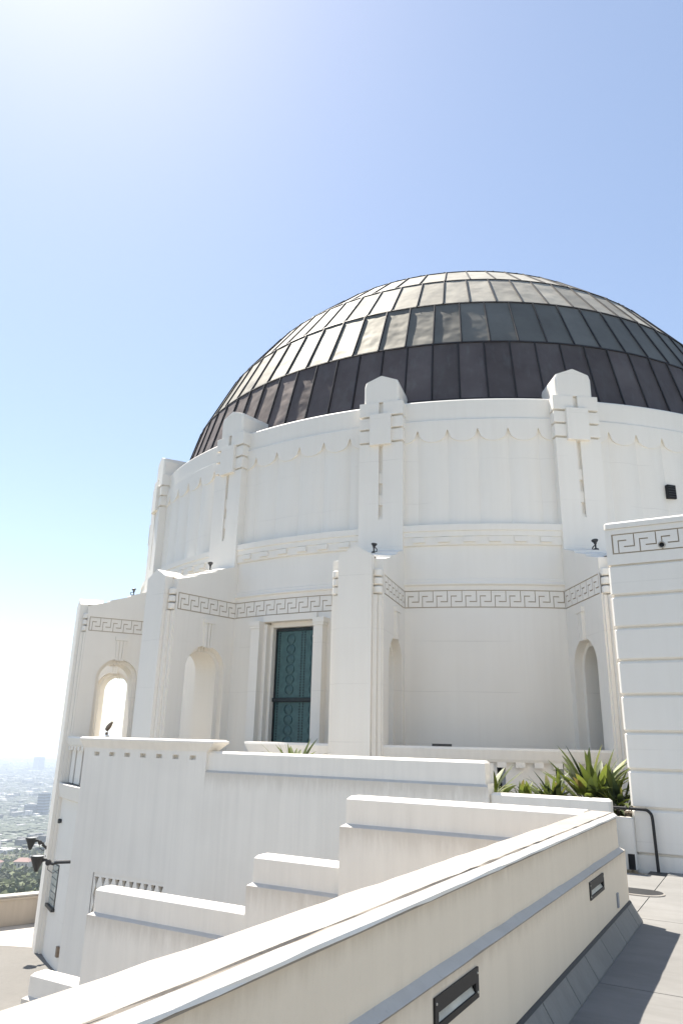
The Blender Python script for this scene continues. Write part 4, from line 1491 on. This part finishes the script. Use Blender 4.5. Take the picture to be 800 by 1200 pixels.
def trees():
    rnd = random.Random(11)
    n = 0
    rec = []
    while n < 280:
        d = 60 * (700 / 60) ** (rnd.random() ** .75)
        az = rnd.uniform(-61, -47)
        x, y, z = terrain_point(d, az)
        h = rnd.uniform(3.0, 6.0) * (1.0 if d > 150 else .7)
        rec.append((d, x, y, z, h)); n += 1
    rec.sort()
    for d, x, y, z, h in rec:
        lab = ('dense scrubby tree just below the low boundary wall' if d < 150 else 'rounded green tree on the hillside below the observatory' if d < 380 else 'distant hazy tree on the lower hillside')
        root = empty('hillside_tree', (x, y, z), lab, 'tree', 'trees just below the boundary wall' if d < 150 else 'trees on the hillside' if d < 380 else 'distant trees on the lower hillside')
        s = h
        o = bpy.data.objects.new('crown', CROWNS[rnd.randrange(6)]); C.objects.link(o); o.parent = root
        o.scale = (s * rnd.uniform(.9, 1.3), s * rnd.uniform(.9, 1.3), s * rnd.uniform(.8, 1.15)); o.rotation_euler.z = rnd.uniform(0, 6.28)
        t = bpy.data.objects.new('trunk', TRUNKS[rnd.randrange(3)]); C.objects.link(t); t.parent = root
        t.scale = (s, s, s)
    # everything further off, one mass
    m = MB()
    for k in range(5200):
        d = 90 * (1700 / 90) ** (rnd.random() ** .6)
        az = rnd.uniform(-66, -44)
        x, y, z = terrain_point(d, az)
        s = rnd.uniform(2.5, 5.5)
        for q in range(7):
            p = Vector((x, y, z)) + Vector((rnd.uniform(-1, 1), rnd.uniform(-1, 1), rnd.uniform(.1, 1.2))) * s
            nv = Vector((rnd.uniform(-1, 1), rnd.uniform(-1, 1), rnd.uniform(.2, 1))).normalized()
            a = nv.orthogonal().normalized(); b = nv.cross(a)
            m.face([p + a * s * .55, p + b * s * .5, p - a * s * .5, p - b * s * .55])
    o = m.build('woodland', 'foliage', weld=False); tag(o, 'mass of green woodland on the slope below the terrace', 'woodland', kind='stuff')
trees()
def city():
    rnd = random.Random(5)
    m = MB(); t = MB()
    for k in range(13000):
        d = 1250 * (9000 / 1250) ** (rnd.random() ** .8)
        az = rnd.uniform(-68, -42)
        x, y, z = terrain_point(d, az)
        w = rnd.uniform(6, 16) * (1 if d < 3000 else 1.7)
        l = w * rnd.uniform(.8, 2.6)
        h = rnd.uniform(3.5, 8) * (1 if rnd.random() < .93 else 2.5)
        if rnd.random() < .40:
            a = R(rnd.choice((0, 0, 90, 12)))
            ca, sa = math.cos(a), math.sin(a)
            m.box(-w / 2, w / 2, -l / 2, l / 2, -2, h, 0, lambda p, q, r: (x + p * ca - q * sa, y + p * sa + q * ca, z + r))
        else:
            for q in range(7):
                s = rnd.uniform(4, 9)
                p = Vector((x + rnd.uniform(-25, 25), y + rnd.uniform(-25, 25), z))
                t.face([p + Vector((s, 0, 0)), p + Vector((0, s, s * .6)), p + Vector((-s, 0, s)), p + Vector((0, -s, s * .3))])
                t.face([p + Vector((s, 0, s)), p + Vector((0, s, s)), p + Vector((-s, 0, s)), p + Vector((0, -s, s))])
    o = m.build('city_blocks', 'city', weld=False); tag(o, 'far-off pale city roofs fading into haze', 'city', kind='stuff')
    o = t.build('city_greenery', 'city_tree', weld=False); tag(o, 'far-off street trees among the city roofs', 'trees', kind='stuff')
    def tower(d, az, w, l, h, label, rot=0.0, floors=8):
        x, y, z = terrain_point(d, az)
        root = empty('office_tower', (x, y, z), label, 'tower', rz=rot)
        b = MB(); b.box(-w / 2, w / 2, -l / 2, l / 2, -3, h); b.build('tower_body', 'tower_wall', root)
        b = MB(); b.box(-w * .3, w * .3, -l * .3, l * .3, h, h + 4); b.build('plant_room', 'house_wall', root)
        for k in range(floors):
            q = MB(); zz = h * (k + .3) / floors
            q.box(-w / 2 - .3, w / 2 + .3, -l / 2 - .3, l / 2 + .3, zz, zz + h / floors * .35)
            q.build('window_band', 'lamp', root)
    tower(2350, -50.15, 22, 26, 62, 'tall blue grey tower block at the buttress edge', .3)
    tower(2350, -50.88, 30, 24, 32, 'squat dark blue block beside the tall tower', .3)
    tower(6000, -50.8, 58, 50, 95, 'hazy tall tower on the horizon near the buttress', 0, 10)
    tower(6200, -53.95, 60, 50, 80, 'hazy tower on the horizon at the photo edge', 0, 10)
    def house(d, az, w, l, h, label, rot, lift=0.0):
        x, y, z = terrain_point(d, az)
        root = empty('house', (x, y, z + lift), label, 'house', rz=rot)
        b = MB(); b.box(-w / 2, w / 2, -l / 2, l / 2, -6, h); wl = b.build('wall', 'house_wall', root)
        b = MB(); e = 1.0
        B = [(-w / 2 - e, -l / 2 - e, h), (w / 2 + e, -l / 2 - e, h), (w / 2 + e, l / 2 + e, h), (-w / 2 - e, l / 2 + e, h)]
        T1, T2 = (-w / 4, 0, h + 3.0), (w / 4, 0, h + 3.0)
        b.face([B[0], B[1], T2, T1]); b.face([B[2], B[3], T1, T2]); b.face([B[1], B[2], T2]); b.face([B[3], B[0], T1]); b.face(B)
        b.build('roof', 'red_roof', root)
        for k in range(4):
            q = MB(); xx = -w / 2 + w * (k + .5) / 4
            q.box(xx - .7, xx + .7, -l / 2 - .08, -l / 2, h * .35, h * .75); q.build('window', 'lamp', wl)
    house(660, -54.45, 20, 12, 6, 'large house with a red hipped roof among the trees', .6, 2.5)
    house(420, -52.9, 8, 5, 4, 'small pale house with red roof near the boundary wall', .4, 2)
    house(850, -52.8, 16, 11, 7, 'red roofed house behind the far floodlight', .5, 3)
    house(830, -50.9, 14, 11, 7, 'small red roofed house close to the buttress edge', .5, 3)
city()

# ================================================================== HAZE
def haze():
    m = MB()
    m.box(-26000, 26000, -26000, 26000, -300, 24)
    mat = bpy.data.materials.new('haze'); mat.use_nodes = True
    nt = mat.node_tree
    nt.nodes.remove(nt.nodes['Principled BSDF'])
    v = nt.nodes.new('ShaderNodeVolumePrincipled')
    v.inputs['Color'].default_value = (0.78, 0.87, 1.0, 1)
    v.inputs['Density'].default_value = 1.7e-4
    v.inputs['Anisotropy'].default_value = 0.25
    nt.links.new(v.outputs[0], nt.nodes['Material Output'].inputs['Volume'])
    M['haze'] = mat
    o = m.build('haze', 'haze')
    tag(o, 'pale blue haze over the distant city', 'haze', kind='stuff')
haze()
